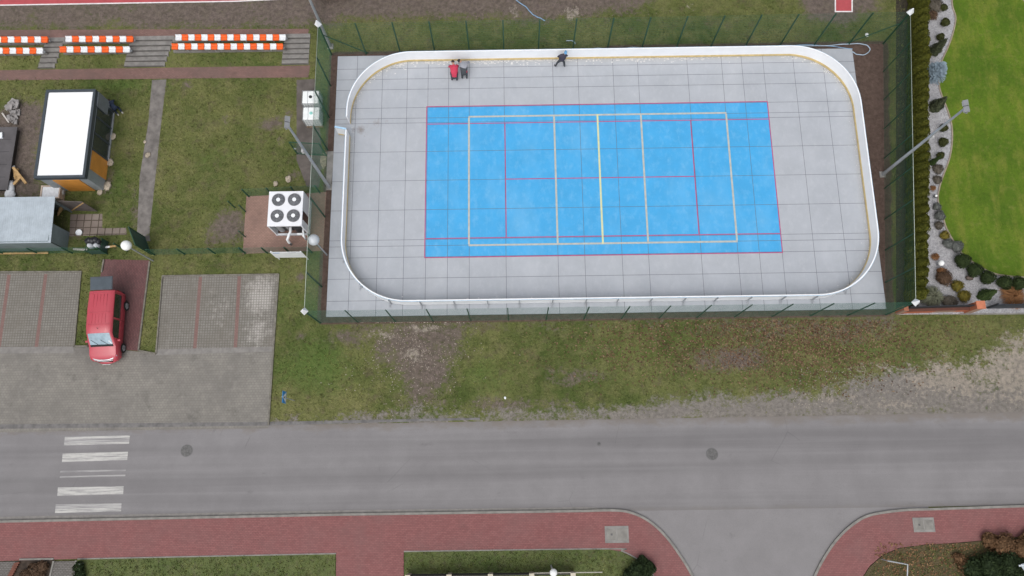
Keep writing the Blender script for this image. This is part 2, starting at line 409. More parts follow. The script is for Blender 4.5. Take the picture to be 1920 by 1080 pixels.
BRICKLOW = [(-160, 131), (582, 120), (578, 145), (-160, 152)]
CONCPATH = [(285, 150), (312, 149), (300, 250), (280, 440), (282, 452), (256, 452), (262, 330), (278, 230)]
BRICKCHILL = [(462, 368), (612, 360), (606, 470), (455, 476)]
MULCH = [(620, 98), (1665, 76), (1676, 592), (594, 610)]
IBCPATH = [(556, 150), (590, 148), (606, 300), (598, 352), (575, 350), (556, 300)]
SLABS = [(132, 402), (192, 401), (192, 428), (236, 427), (238, 440), (130, 443)]

# ---- ground sheet with wear masks
gx = np.concatenate([[-400, -200, -100, -60], np.arange(-48, 40.01, .2), [60, 100, 200, 400]])
gy = np.concatenate([[-400, -200, -100, -50], np.arange(-32, 22.01, .2), [40, 100, 200, 400]])
XX, YY = np.meshgrid(gx, gy); ZZ = terr(XX, YY)
PP = np.stack([XX.ravel(), YY.ravel(), ZZ.ravel()], 1); pxy = PX(PP); U = pxy[:, 0].reshape(XX.shape); V = pxy[:, 1].reshape(XX.shape)
def blur(a, k):
    for _ in range(k):
        a = (a + np.roll(a, 1, 0) + np.roll(a, -1, 0)) / 3; a = (a + np.roll(a, 1, 1) + np.roll(a, -1, 1)) / 3
    return a
def polys(ps, k=3, soft=0):
    a = np.zeros(XX.shape)
    for p, s in ps: a = np.maximum(a, inpoly(U, V, p) * s)
    return blur(a, k)
def ells(es):
    a = np.zeros(XX.shape)
    for cx, cy, rx, ry, s in es: a = np.maximum(a, s * np.exp(-(((U - cx) / rx) ** 2 + ((V - cy) / ry) ** 2)))
    return a
dirt = polys([([(-400, 16), (440, 8), (600, 2), (1235, -20), (1215, 16), (1100, 30), (1010, 36), (900, 34), (740, 34), (640, 36), (560, 52), (-400, 53)], 1),
    ([(-400, -300), (1400, -300), (1235, -15), (600, 2), (-400, 8)], 1),
    ([(1500, -60), (1640, -60), (1655, 15), (1580, 45), (1535, 48), (1505, 22)], 1),
    ([(10, 200), (48, 186), (85, 186), (70, 330), (118, 372), (-40, 372), (-40, 250)], 1),
    ([(-60, 240), (20, 225), (36, 250), (20, 372), (-60, 372)], 1),
    ([(392, 395), (462, 388), (460, 452), (386, 456)], .95),
    ([(706, 610), (850, 612), (868, 640), (850, 690), (845, 720), (762, 766), (772, 722), (700, 668)], .85),
    ([(600, 604), (1690, 588), (1690, 602), (640, 622)], .9), ([(1250, 622), (1700, 600), (1690, 640), (1400, 650)], .42),
    ([(520, 775), (640, 782), (760, 762), (760, 800), (505, 800)], .8)], 14)
dirt = np.maximum(dirt, ells([(1375, 675, 75, 26, .8), (1080, 705, 60, 25, .6), (650, 632, 40, 18, .7), (300, 620, 1, 1, 0), (420, 225, 12, 14, .6), (540, 215, 12, 14, .6), (510, 230, 30, 16, .75),
    (525, 262, 12, 10, .6), (553, 330, 16, 12, .7), (565, 520, 10, 10, .9), (563, 632, 12, 9, .7), (300, 165, 14, 18, .7), (350, 160, 12, 10, .6), (292, 270, 10, 70, .55), (255, 390, 12, 50, .45), (1310, 1045, 1, 1, 0), (1108, 1052, 28, 16, .8),
    (560, 742, 20, 10, .3), (950, 760, 160, 16, .6), (730, 640, 90, 30, .5), (800, 650, 60, 60, .45), (205, 300, 12, 90, .5), (200, 360, 20, 16, .5), (120, 440, 30, 12, .6), (1260, 20, 30, 10, .5)]))
sand = polys([([(1712, 682), (1768, 666), (1800, 694), (1845, 680), (1880, 648), (2100, 600), (2100, 745), (1860, 742), (1700, 730)], .9), ([(1880, 640), (2100, 590), (2100, 700), (1900, 690)], 1)], 22) * 1.02
sand = np.maximum(sand * (1 - .0), ells([(720, 628, 26, 10, .75), (800, 616, 40, 8, .6), (775, 665, 30, 18, .45), (1070, 25, 18, 14, .6), (965, 22, 12, 12, .6), (1300, 12, 18, 10, .4), (1640, 690, 50, 10, .55), (1560, 745, 60, 10, .5), (1680, 760, 60, 10, .5)]))
grav = polys([([(500, 790), (640, 786), (760, 774), (900, 776), (1150, 770), (1330, 742), (1420, 738), (1520, 745), (1640, 706), (1720, 690), (1830, 712), (2300, 640), (2300, 790), (500, 812)], 1), ([(2300, 600), (3200, 560), (3200, 780), (2300, 790)], 1)], 14)
mul = polys([(MULCH, 1.0)], 1)
leaf = np.maximum(polys([([(1060, 606), (1660, 600), (1680, 650), (1560, 745), (1400, 735), (1290, 700), (1160, 690), (1060, 640)], .75), ([(1640, 1010), (1930, 1000), (1930, 1110), (1600, 1110)], .9), ([(600, 604), (1100, 600), (1080, 625), (650, 630)], .6)], 45), ells([(1000, 690, 150, 50, .5), (1800, 620, 150, 30, .7)]))
lush = ells([(590, 690, 90, 60, .9), (1150, 660, 120, 40, .45), (920, 700, 60, 50, .6), (240, 160, 120, 14, .6), (400, 300, 80, 90, .35), (420, 560, 300, 60, .5), (960, 1050, 260, 30, .9), (400, 1060, 250, 20, .9), (1620, 655, 70, 18, .6), (1290, 640, 60, 20, .5), (220, 330, 18, 60, .5)])
nx, ny = len(gx), len(gy)
idx = np.arange(nx * ny).reshape(ny, nx)
quads = np.stack([idx[:-1, :-1], idx[:-1, 1:], idx[1:, 1:], idx[1:, :-1]], -1).reshape(-1, 4)
def fast_mesh(name, v, f, mats, k):
    me = bpy.data.meshes.new(name); v = np.asarray(v, np.float32); f = np.asarray(f, np.int32)
    me.vertices.add(len(v)); me.vertices.foreach_set('co', v.ravel())
    me.loops.add(f.size); me.loops.foreach_set('vertex_index', f.ravel())
    me.polygons.add(len(f)); me.polygons.foreach_set('loop_start', np.arange(0, f.size, k, dtype=np.int32))
    me.polygons.foreach_set('loop_total', np.full(len(f), k, np.int32)); me.update(calc_edges=True)
    for mt in (mats if isinstance(mats, list) else [mats]): me.materials.append(mt)
    return me
gme = fast_mesh('ground', PP, quads, mat_ground(), 4)
for nm, ch in (('mask', (dirt, sand, leaf)), ('maskb', (grav, mul, lush))):
    a = gme.attributes.new(nm, 'FLOAT_COLOR', 'POINT')
    a.data.foreach_set('color', np.stack([c.ravel() for c in ch] + [np.ones(nx * ny)], 1).astype(np.float32).ravel())
ground = bpy.data.objects.new('ground', gme); COL.objects.link(ground); tag(ground, kind='structure')

# ---- grass clumps: real blades over the meadow (nobody could count them)
def blades(name, n, area, mat, ok, hgt=.09, label=None, dens=None):
    x = RNG.uniform(area[0], area[1], n); y = RNG.uniform(area[2], area[3], n); z = terr(x, y)
    p = PX(np.stack([x, y, z], 1)); keep = ok(p[:, 0], p[:, 1], x, y); x, y, z = x[keep], y[keep], z[keep]
    n = len(x); B = 3
    x = np.repeat(x, B) + RNG.normal(0, .04, n * B); y = np.repeat(y, B) + RNG.normal(0, .04, n * B); z = np.repeat(z, B)
    N = n * B; a = RNG.uniform(0, 6.283, N); h = RNG.uniform(.5, 1.3, N) * hgt; wd = RNG.uniform(.018, .045, N)
    lx, ly = RNG.normal(0, .05, N), RNG.normal(0, .05, N)
    v = np.zeros((N, 3, 3)); v[:, 0] = np.stack([x - np.cos(a) * wd, y - np.sin(a) * wd, z - .01], 1); v[:, 1] = np.stack([x + np.cos(a) * wd, y + np.sin(a) * wd, z - .01], 1)
    v[:, 2] = np.stack([x + lx, y + ly, z + h], 1)
    me = fast_mesh(name, v.reshape(-1, 3), np.arange(N * 3).reshape(-1, 3), mat, 3)
    t = me.attributes.new('tint', 'FLOAT', 'FACE'); t.data.foreach_set('value', np.repeat(RNG.uniform(0, 1, n), B).astype(np.float32))
    o = bpy.data.objects.new(name, me); COL.objects.link(o); tag(o, label=label, cat='grass', kind='stuff'); return o
PAVED = [LOT, REDPATH, BRICKTOP, BRICKLOW, CONCPATH, BRICKCHILL, MULCH, IBCPATH, SLABS, GARDEN, LAWN]
def sample(a, x, y):
    i = np.clip(np.round((y + 32) / .2).astype(int) + 4, 0, ny - 1); j = np.clip(np.round((x + 48) / .2).astype(int) + 4, 0, nx - 1); return a[i, j]
ROADW = (-21.95, -16.28)
def ok_grass(u, v, x, y):
    k = (u > -60) & (u < 1990) & (v > -60) & (v < 1140) & ~((y < -16.2))
    for p in PAVED: k &= ~inpoly(u, v, p)
    for q in ((72, 128, 60, 116), (235, 325, 60, 130), (530, 585, 60, 128)): k &= ~((u > q[0]) & (u < q[1]) & (v > 64) & (v < 130))
    bare = np.maximum.reduce([sample(dirt, x, y), sample(sand, x, y), sample(grav, x, y)]) + RNG.normal(0, .18, len(x))
    return k & (bare < .45)
blades('grass', 62000, (-45, 28, -16.4, 16), mat_tuft('grass_blades'), ok_grass, .08, 'short olive autumn grass growing around the rink and the parking bays')
LAWN_N = np.array(LAWN)
blades('grass', 16000, (22, 34, -8, 16), mat_tuft('lawn_blades', True), lambda u, v, x, y: inpoly(u, v, LAWN), .05, 'bright green mown lawn of the garden beyond the hedge')

# ---- road, side road, pavements
m_road = mat_asphalt('worn_asphalt', (.205, .196, .199), (.245, .236, .239))
m_side = mat_asphalt('worn_asphalt_side', (.215, .206, .208), (.252, .242, .245), False)
sheet('road', [(-160, -21.93), (160, -21.75), (160, -16.0), (26.1, -16.17), (-21.67, -16.34), (-160, -16.7)], GZ + .006, m_road, px=False)
side_pts = [Vector((-3.5, -21.3, 0)), Vector((-3.5, -21.95, 0))] + [G(*q) for q in SIDE[8:]] + [Vector((1.2, -60, 0)), Vector((13.5, -60, 0))] + [G(*q) for q in SIDER] + [Vector((19.5, -21.3, 0))]
sheet('side_road', [(p.x, p.y) for p in side_pts], GZ + .002, m_side, px=False)
m_red = mat_paver('red_paving', (.222, .090, .088), (.268, .113, .109), (.160, .078, .074), .2, .1, .010, (.19, .115, .11), .40)
PZ = GZ + .11
left_pav = [(-300, 983), (0, 979), (630, 966)] + SIDE + [(1300, 1150), (1226, 1082), (1213, 1062), (1190, 1046), (1165, 1034), (1140, 1030), (757, 1034), (757, 1200), (630, 1200), (630, 1038), (145, 1048), (0, 1052), (-300, 1058)]
slab('pavement', left_pav, GZ - .3, PZ, m_red)
right_pav = SIDER[1:] + [(1920, 949), (2400, 940), (2400, 985), (1920, 1006), (1790, 1018), (1735, 1021), (1687, 1027), (1655, 1040), (1630, 1062), (1612, 1090), (1590, 1150)]
slab('pavement', right_pav, GZ - .3, PZ - .004, m_red)
kerb('kerb', [(-300, 982), (0, 978), (630, 965)] + SIDE, .14, GZ - .3, PZ + .012, m_conclt)
kerb('kerb', SIDER + [(1920, 949), (2400, 940)], .14, GZ - .3, PZ + .010, m_conclt)
kerb('kerb', [(145, 1048), (630, 1038)], .07, GZ - .3, PZ + .02, m_conclt)
kerb('kerb', smooth_line([(757, 1034), (1140, 1029), (1165, 1033), (1190, 1045), (1213, 1061), (1226, 1081), (1250, 1150)]), .07, GZ - .3, PZ + .02, m_conclt)
sheet('gutter', [(-300, 973), (0, 969), (630, 957), (1100, 951), (1180, 955), (1100, 957), (630, 965), (0, 978), (-300, 982)], GZ + .012, M('gutter_concrete', (.225, .213, .20), .9, var=.14))
# verge grass raised to the pavement level
m_verge = None
def verge(pts):
    P = [G(a, b, PZ) for a, b in pts]; o = MB().prism([(p.x, p.y) for p in P], GZ - .3, PZ + .004).build('verge', mat_verge); tag(o, kind='structure'); return o
mv, ntv, bv = newmat('verge_grass'); Pv = pos(ntv)
cv = mix(ntv, .5, grass_color(ntv, Pv), (.070, .105, .026))
cv = mix(ntv, mth(ntv, 'MULTIPLY', ramp(ntv, noise(ntv, Pv, 3.5, 5, .7, off=40), .52, .7), .6), cv, (.085, .066, .048))
setc(ntv, bv, cv); bv.inputs['Roughness'].default_value = .95; bump(ntv, bv, noise(ntv, Pv, 15, 3), .05, .8); mat_verge = mv
verge([(145, 1049), (629, 1039), (629, 1200), (100, 1200)])
verge([(758, 1035), (1140, 1030), (1164, 1034), (1189, 1047), (1211, 1062), (1224, 1081), (1235, 1200), (758, 1200)])
mo, nto, bo = newmat('leafy_verge'); Po = pos(nto)
co = mix(nto, ramp(nto, noise(nto, Po, 1.5, 5, .7), .35, .65), (.060, .058, .022), (.10, .075, .036))
co = mix(nto, mth(nto, 'MULTIPLY', ramp(nto, noise(nto, Po, 9, 4, .7, off=4), .52, .66), .6), co, (.13, .075, .04))
setc(nto, bo, co); bo.inputs['Roughness'].default_value = .95; bump(nto, bo, noise(nto, Po, 12, 3), .06, .8)
P = [G(a, b, PZ) for a, b in [(1920, 1007), (1790, 1019), (1735, 1022), (1687, 1028), (1656, 1041), (1631, 1063), (1613, 1091), (1590, 1200), (2400, 1200), (2400, 986)]]
tag(MB().prism([(p.x, p.y) for p in P], GZ - .3, PZ + .002).build('verge', mo), kind='structure')
def ok_verge(u, v, x, y):
    return inpoly(u, v, [(145, 1051), (629, 1041), (629, 1130), (110, 1130)]) | inpoly(u, v, [(758, 1037), (1140, 1032), (1187, 1048), (1222, 1081), (1228, 1130), (758, 1130)]) | inpoly(u, v, [(1920, 1012), (1735, 1026), (1660, 1043), (1618, 1091), (1600, 1130), (1920, 1130)])
_t = terr
terr = lambda x, y: np.full(np.shape(x), PZ)
blades('grass', 15000, (-36, 26, -28, -23.2), mat_tuft('verge_blades'), ok_verge, .09, 'dark green grass strip along the red pavement by the road')
terr = _t
# bottom-left garden paths and bed
m_greypav = mat_paver('grey_pavers', (.150, .140, .132), (.190, .178, .168), (.085, .078, .07), .2, .1, .014, (.12, .105, .09), .45)
slab('garden_path', [(-60, 1054), (35, 1053), (30, 1066), (18, 1090), (-60, 1090)], GZ - .3, PZ + .002, m_greypav)
slab('garden_path', [(100, 1053), (142, 1052), (136, 1120), (84, 1120)], GZ - .3, PZ + .006, m_greypav)
kerb('kerb', [(100, 1052), (84, 1120)], .1, GZ - .3, PZ + .05, m_conclt); kerb('kerb', [(142, 1051), (136, 1120)], .1, GZ - .3, PZ + .05, m_conclt)
kerb('kerb', [(36, 1049), (100, 1048)], .1, GZ - .3, PZ + .05, m_conclt)
slab('flower_bed', [(36, 1050), (99, 1049), (82, 1120), (10, 1120)], GZ - .3, PZ - .002, M('dark_soil', (.055, .040, .03), .95, var=.4, scale=5))

# ---- parking lot
m_lot = mat_paver('lot_pavers', (.218, .205, .183), (.246, .232, .207), (.178, .166, .148), .2, .16, .013, (.165, .155, .142), 1.0)
m_bay = mat_paver('bay_grid_pavers', (.202, .190, .170), (.235, .222, .200), (.148, .138, .120), .17, .17, .026, (.165, .150, .128), .75, stain=True, offset=0)
drive = [(-300, 652), (138, 651), (165, 651), (258, 659), (293, 663), (512, 658), (503, 803), (-300, 815)]
sheet('driveway', drive, GZ + .010, m_lot)
def grid_sheet(name, quad, n, m, z, mat, stain):
    A, B, C, D = [G(a, b, z) for a, b in quad]; mb = MB(); S = []
    for j in range(m + 1):
        for i in range(n + 1):
            s, t = i / n, j / m; p = (A * (1 - s) + B * s) * (1 - t) + (D * (1 - s) + C * s) * t; mb.v.append((p.x, p.y, z)); S.append(stain(s, t))
    for j in range(m):
        for i in range(n):
            a = j * (n + 1) + i; mb.f.append([a, a + n + 1, a + n + 2, a + 1]); mb.m.append(0); mb.sm.append(False)
    o = mb.build(name, mat); at = o.data.attributes.new('stain', 'FLOAT', 'POINT'); at.data.foreach_set('value', S); tag(o, kind='structure'); return o
grid_sheet('parking_bays', [(305, 517), (521, 515), (512, 658), (293, 656)], 24, 16, GZ + .012, m_bay, lambda s, t: float(max(1.0 * math.exp(-((s - .86) / .14) ** 2 - ((t - .28) / .32) ** 2), .72 * math.exp(-((s - .86) / .14) ** 2 - ((t - .75) / .26) ** 2), .50 * math.exp(-((s - .5) / .12) ** 2 - ((t - .5) / .3) ** 2), .12)))
grid_sheet('parking_bays', [(-300, 516), (152, 510), (138, 652), (-300, 654)], 24, 16, GZ + .012, m_bay, lambda s, t: .02)
m_redline = mat_paver('red_line_blocks', (.205, .122, .110), (.24, .145, .128), (.17, .112, .10), .2, .1, .012, (.19, .13, .12), .5)
for (a, b, c, d) in ((376, 519, 365, 656), (449, 518, 441, 656), (86, 514, 68, 652), (17, 515, -2, 652), (-55, 516, -75, 652)):
    sheet('bay_line', [(a - 3.2, b), (a + 3.2, b), (c + 3.2, d), (c - 3.2, d)], GZ + .016, m_redline)
sheet('gutter', [(-300, 652), (138, 650), (138, 662), (-300, 665)], GZ + .018, M('gutter_concrete', (.225, .213, .20), .9))
sheet('gutter', [(293, 655), (512, 650), (511, 659), (292, 666)], GZ + .018, M('gutter_concrete', (.225, .213, .20), .9))
sheet('road_edge', [(-160, 797), (503, 791), (900, 783), (900, 787), (503, 798), (-160, 806)], GZ + .013, M('dark_road_edge', (.165, .158, .155), .9, var=.25, scale=2.5))
sheet('red_path', REDPATH, GZ + .014, mat_paver('dark_red_paving', (.150, .070, .070), (.195, .094, .092), (.090, .050, .050), .2, .1, .012, (.12, .08, .076), .5, rot=R(90)))
m_kerb2 = M('mossy_kerb', (.185, .172, .145), .95, var=.3, scale=3)
for pts in ([(-300, 511), (152, 509), (138, 650)], [(138, 649), (164, 649)], [(280, 490), (259, 657)], [(259, 657), (292, 663)], [(292, 663), (304, 517), (522, 514)], [(522, 514), (512, 658), (503, 797)], [(194, 486), (190, 510)]):
    kerb('kerb', pts, .10, GZ - .2, GZ + .09, m_kerb2)

# ---- brick paths, steps, terraces north-west
m_brick = mat_paver('old_brick_paving', (.195, .112, .098), (.245, .142, .124), (.130, .092, .080), .2, .1, .012, (.135, .10, .088), .6)
def sheet_t(name, pts, mat, dz):
    P = [GT(a, b) for a, b in pts]
    ar = sum(P[i].x * P[(i + 1) % len(P)].y - P[(i + 1) % len(P)].x * P[i].y for i in range(len(P)))
    if ar < 0: P = P[::-1]
    return tag(MB().face([(p.x, p.y, p.z + dz) for p in P]).build(name, mat), kind='structure')
P = [G(a, b, .66) for a, b in BRICKTOP]
tag(MB().face([(p.x, p.y, .668) for p in reversed(P)]).build('brick_path', m_brick), kind='structure')
sheet('brick_path', BRICKLOW, GZ + .008, m_brick)
sheet('concrete_path', CONCPATH, GZ + .006, M('old_concrete_path', (.185, .170, .158), .95, var=.3, scale=2.0))
sheet('concrete_path', IBCPATH, GZ + .006, M('earthy_path', (.125, .108, .098), .95, var=.3, scale=1.2))
sheet('brick_pad', BRICKCHILL, GZ + .008, mat_paver('brown_pad_brick', (.285, .180, .145), (.335, .210, .170), (.20, .135, .11), .2, .1, .010, (.15, .10, .085), .5))
sheet('slab_path', SLABS, GZ + .008, mat_paver('square_slabs', (.20, .16, .14), (.25, .21, .18), (.07, .055, .04), .5, .5, .035, (.13, .10, .085), .6, offset=0))
m_step = M('grey_step_concrete', (.225, .215, .203), .95, var=.2, scale=2.5)
def stairs(xl_top, xr_top, xl_bot, xr_bot, label):
    y0, y1, H = 8.92, 10.92, .72; n = 6
    a = G(xl_bot, 127, GZ).x; b = G(xr_bot, 127, GZ).x; c = G(xl_top, 71, .66).x; d = G(xr_top, 71, .66).x
    t = thing('concrete_stairs', label, 'stairs', ((a + b) / 2, y0, GZ))
    mb = MB()
    for k in range(n):
        s = (k + .5) / n; xl = a * (1 - s) + c * s; xr = b * (1 - s) + d * s; ya = y0 + (y1 - y0) * k / n; z = GZ + H * (k + 1) / n + .012
        mb.box(((xl + xr) / 2, (ya + y1) / 2 + .01, z - .07), (xr - xl, y1 - ya + .02, .14))
    mb.build('step_flight', m_step, t)
    nb = MB()
    for k in range(n):
        s = (k + .02) / n; xl = a * (1 - s) + c * s; xr = b * (1 - s) + d * s; z = GZ + H * (k + 1) / n + .012
        nb.box(((xl + xr) / 2, y0 + (y1 - y0) * k / n + .025, z - .035), (xr - xl - .02, .055, .075))
    nb.build('nosing', M('dark_nosing', (.115, .108, .10), .95, var=.2), t); return t
stairs(88, 124, 72, 102, 'narrow grey concrete steps between the leftmost and the middle seat rows')
stairs(246, 328, 233, 308, 'wide grey concrete steps between the middle and the long seat rows')
stairs(534, 582, 528, 578, 'grey concrete steps beside the green fence corner at the end of the long seat rows')
m_tier = M('grey_tier_concrete', (.215, .205, .19), .95, var=.2, scale=2)
m_seatw = M('white_seat_plastic', (.72, .74, .76), .4, var=.05); m_seato = M('orange_seat_plastic', (.78, .115, .015), .4, var=.08)
def seat_mb(m):
    mb = MB(); prof = [(-.17, .0), (-.19, .06), (-.17, .11), (-.05, .125), (.10, .12), (.15, .16), (.19, .24), (.22, .23), (.20, .10), (.17, .0)]
    w2 = .205; n = len(prof)
    P = [(x * w2 * (1 if abs(x) < 1 else .98), y, z + (.018 if abs(x) == 1 else 0)) for x in (-1, -.5, .5, 1) for y, z in prof]
    F = [(r * n + k, r * n + (k + 1) % n, (r + 1) * n + (k + 1) % n, (r + 1) * n + k) for r in range(3) for k in range(n)]
    F += [tuple(range(n))[::-1], tuple(3 * n + k for k in range(n))]
    mb.add(P, [tuple(reversed(f)) for f in F], 0, False); return mb
seat_o = seat_mb(0).build('seat', m_seato); seat_w = seat_mb(0).build('seat', m_seatw); 
def seat_row(x0, x1, py, n, first_orange, zb, label):
    zc = zb + .46; a = G(x0, py, zc); b = G(x1, py, zc)
    t = thing('seat_row', label, 'seats', ((a.x + b.x) / 2, (a.y + b.y) / 2, zb), 0, 'striped spectator seat rows on the bank')
    MB().bar((a.x - .05, a.y + .02, zb + .30), (b.x + .05, b.y + .02, zb + .30), .12, .10).build('beam', m_galv, t)
    k0 = max(2, n // 4)
    for k in range(k0):
        s = (k + .5) / k0; MB().box((a.x + (b.x - a.x) * s, a.y + (b.y - a.y) * s + .02, zb + .115), (.10, .16, .27)).build('leg', m_galv, t)
    for k in range(n):
        s = (k + .5) / n; o = (seat_o if (k % 2 == 0) == first_orange else seat_w).copy(); COL.objects.link(o); o.parent = t
        o.location = (a.x + (b.x - a.x) * s - t.location.x, a.y + (b.y - a.y) * s - t.location.y, .352); o.scale = (abs(b.x - a.x) / n / .43, .92, 1.0)
ZU, ZL = .66, .40
def tier(x0, x1, label):
    a, b = G(x0, 72, ZU).x, G(x1, 72, ZU).x
    t = MB(); t.box(((a + b) / 2, 10.72, ZU / 2 - .03), (b - a, .52, ZU + .06)); t.box(((a + b) / 2, 10.13, ZL / 2 - .03), (b - a, .66, ZL + .06))
    tag(t.build('seating_tier', m_tier), kind='structure')
tier(-170, 88, ''); tier(118, 246, ''); tier(324, 534, '')
seat_row(-172, 90, 75, 21, True, ZU, 'orange and white seat row cut by the left picture edge, upper of its pair')
seat_row(-182, 81, 96, 21, False, ZL, 'orange and white seat row cut by the left picture edge, lower of its pair')
seat_row(123, 250, 74, 10, False, ZU, 'short ten-seat orange and white row between two stairs, upper of its pair')
seat_row(112, 244, 93.5, 10, True, ZL, 'short ten-seat orange and white row between two stairs, lower of its pair')
seat_row(329, 536, 71, 17, False, ZU, 'long orange and white seat row next to the rink fence, upper of its pair')
seat_row(322, 531, 88, 17, True, ZL, 'long orange and white seat row next to the rink fence, lower of its pair')
bpy.data.objects.remove(seat_o); bpy.data.objects.remove(seat_w)
# running track and runway
m_tartan = M('red_tartan', (.42, .075, .085), .85, var=.10, scale=2)
ZT = .66
sheet('running_track', [(-400, -200), (760, -200), (640, -8), (440, 1.5), (0, 9), (-400, 15)], ZT + .02, m_tartan)
sheet('track_line', [(-400, 14), (0, 8.6), (440, 1.2), (640, -8), (640, -6), (440, 3.4), (0, 10.8), (-400, 17)], ZT + .024, M('line_paint', (.75, .72, .72), .7))
sheet('runway', [(1566, -80), (1598, -80), (1598, 21), (1566, 21)], GZ + .03, m_tartan)
for q in ([(1565, -80), (1567.5, -80), (1567.5, 20.5), (1565, 20.5)], [(1596.5, -80), (1599, -80), (1599, 20.5), (1596.5, 20.5)], [(1565, 20.5), (1599, 20.5), (1599, 22.7), (1565, 22.7)]):
    sheet('runway_line', q, GZ + .036, M('line_paint', (.75, .72, .72), .7))

# ---- road markings, covers
m_zebra, ntz, bz = newmat('worn_white_paint'); Pz = pos(ntz)
wz = noise(ntz, Pz, 2.0, 5, .75, sx=.35, sy=5); bz.inputs['Roughness'].default_value = .75
setc(ntz, bz, mix(ntz, ramp(ntz, wz, .44, .64), (.50, .49, .465), (.25, .243, .243)))
m_faint, ntz, bz = newmat('very_worn_white_paint'); Pz = pos(ntz)
setc(ntz, bz, mix(ntz, ramp(ntz, noise(ntz, Pz, 2.0, 5, .75, sx=.2, sy=5, off=3), .40, .58), (.42, .41, .40), (.235, .228, .23))); bz.inputs['Roughness'].default_value = .8
for (xa, ya, xb, yb, xc, yc, xd, yd, mt) in ((121.5, 819.5, 243.5, 816.5, 243.2, 820.3, 121.2, 823.3, m_zebra), (121.2, 823.3, 243.2, 820.3, 242.4, 828, 120.4, 831, m_faint), (120.4, 831, 242.4, 828, 242, 832, 120, 835, m_zebra), (117.5, 850.5, 240, 847, 238.5, 862.5, 116, 866.5, m_zebra), (113, 883, 236, 880, 235.7, 883, 112.7, 886, m_faint), (112.3, 893, 235.2, 890, 235, 893, 112, 896, m_faint), (108.5, 914, 232, 911.5, 231, 926.5, 107.5, 929.5, m_zebra), (104.5, 946, 228, 943.5, 227.4, 951.5, 103.7, 954.5, m_faint), (103.7, 954.5, 227.4, 951.5, 227, 958.5, 103, 962, m_zebra)):
    sheet('crossing_stripe', [(xa, ya), (xb, yb), (xc, yc), (xd, yd)], GZ + .011, mt)
m_iron = M('cast_iron', (.135, .132, .130), .6, .3, var=.25, scale=10)
def manhole(px, py, r, label):
    c = G(px, py); t = thing('manhole_cover', label, 'manhole', c)
    MB().cyl(c, c + Vector((0, 0, .018)), r * 1.12, n=28).build('frame_ring', M('manhole_ring', (.15, .148, .147), .8), t)
    mb = MB().cyl(c + Vector((0, 0, .01)), c + Vector((0, 0, .024)), r, n=28)
    for k in range(-3, 4): mb.box((c.x, c.y + k * r * .24, c.z + .026), (2 * r * math.sqrt(max(.05, 1 - (k * .25) ** 2)) * .85, .03, .008))
    mb.build('lid', m_iron, t)
manhole(350, 845, .345, 'round dark iron manhole cover right of the crossing stripes')
manhole(1335, 851.5, .345, 'round dark iron manhole cover on the right half of the road')
manhole(1123, 832.5, .10, 'tiny dark valve cover on the road, smallest of the covers')
def box_cover(px, py, dx, dy, label):
    c = G(px, py, PZ); t = thing('utility_cover', label, 'utility cover', c)
    MB().box((c.x, c.y, PZ + .008), (dx, dy, .02)).build('surround', m_conc, t)
    a = MB().box((c.x - dx * .22, c.y, PZ + .016), (dx * .40, dy * .66, .03)); a.box((c.x - dx * .22, c.y, PZ + .034), (.12, .12, .012), m=1)
    a.build('lid', [m_conclt, m_iron], t)
    MB().box((c.x + dx * .23, c.y, PZ + .016), (dx * .40, dy * .66, .03)).build('lid', m_conclt, t)
box_cover(1156.5, 1002, 1.45, .98, 'square concrete utility cover with two lids near the curved kerb')
box_cover(1732, 984, 1.3, .85, 'greenish concrete utility cover on the right-hand red pavement')

# ================================================================== RINK
SX, SY0, SY1 = 18.3, -9.42, 9.52
m_rk = mat_rink('grey_rink_tiles', (.400, .422, .458), (.52, .54, .565), .45)
m_bl = mat_rink('blue_court_paint', (.058, .360, .690), (.24, .52, .76), .50)
m_joint = M('dark_joint', (.15, .155, .175), .9)
jx = [-SX, -16.87, -15.06, -13.3, -11.83, -10.38, -8.93, -6.48, -3.02, -1.24, 1.24, 3.0, 6.5, 8.94, 10.36, 11.88, 14.01, 16.09, SX]
jy = [SY0, -8.37, -6.88, -5.43, -4.65, -4.22, -2.11, 0.0, 2.12, 4.27, 4.63, 5.43, 6.84, 7.65, 8.48, SY1]
CX, CY = 11.90, 5.50
mb = MB(); mb.box((0, (SY0 + SY1) / 2, -.09), (2 * SX, SY1 - SY0, .16), m=2)
GAPX = .013
def pieces(a, b, cuts):
    p = [a] + [c for c in cuts if a + .05 < c < b - .05] + [b]; return list(zip(p[:-1], p[1:]))
for i in range(len(jx) - 1):
    for j in range(len(jy) - 1):
        x0, x1, y0, y1 = jx[i] + GAPX, jx[i + 1] - GAPX, jy[j] + GAPX, jy[j + 1] - GAPX
        for (xa, xb) in pieces(x0, x1, (-CX, CX)):
            for (ya, yb) in pieces(y0, y1, (-CY, CY)):
                inside = abs((xa + xb) / 2) < CX and abs((ya + yb) / 2) < CY
                nu_, nv_ = max(1, round((xb - xa) / .45)), max(1, round((yb - ya) / .45))
                P_ = [(xa + (xb - xa) * i_ / nu_, ya + (yb - ya) * j_ / nv_, 0) for j_ in range(nv_ + 1) for i_ in range(nu_ + 1)]
                mb.add(P_, [(j_ * (nu_ + 1) + i_, j_ * (nu_ + 1) + i_ + 1, (j_ + 1) * (nu_ + 1) + i_ + 1, (j_ + 1) * (nu_ + 1) + i_) for j_ in range(nv_) for i_ in range(nu_)], 1 if inside else 0)
rink = mb.build('rink_floor', [m_rk, m_bl, m_joint])
st = []
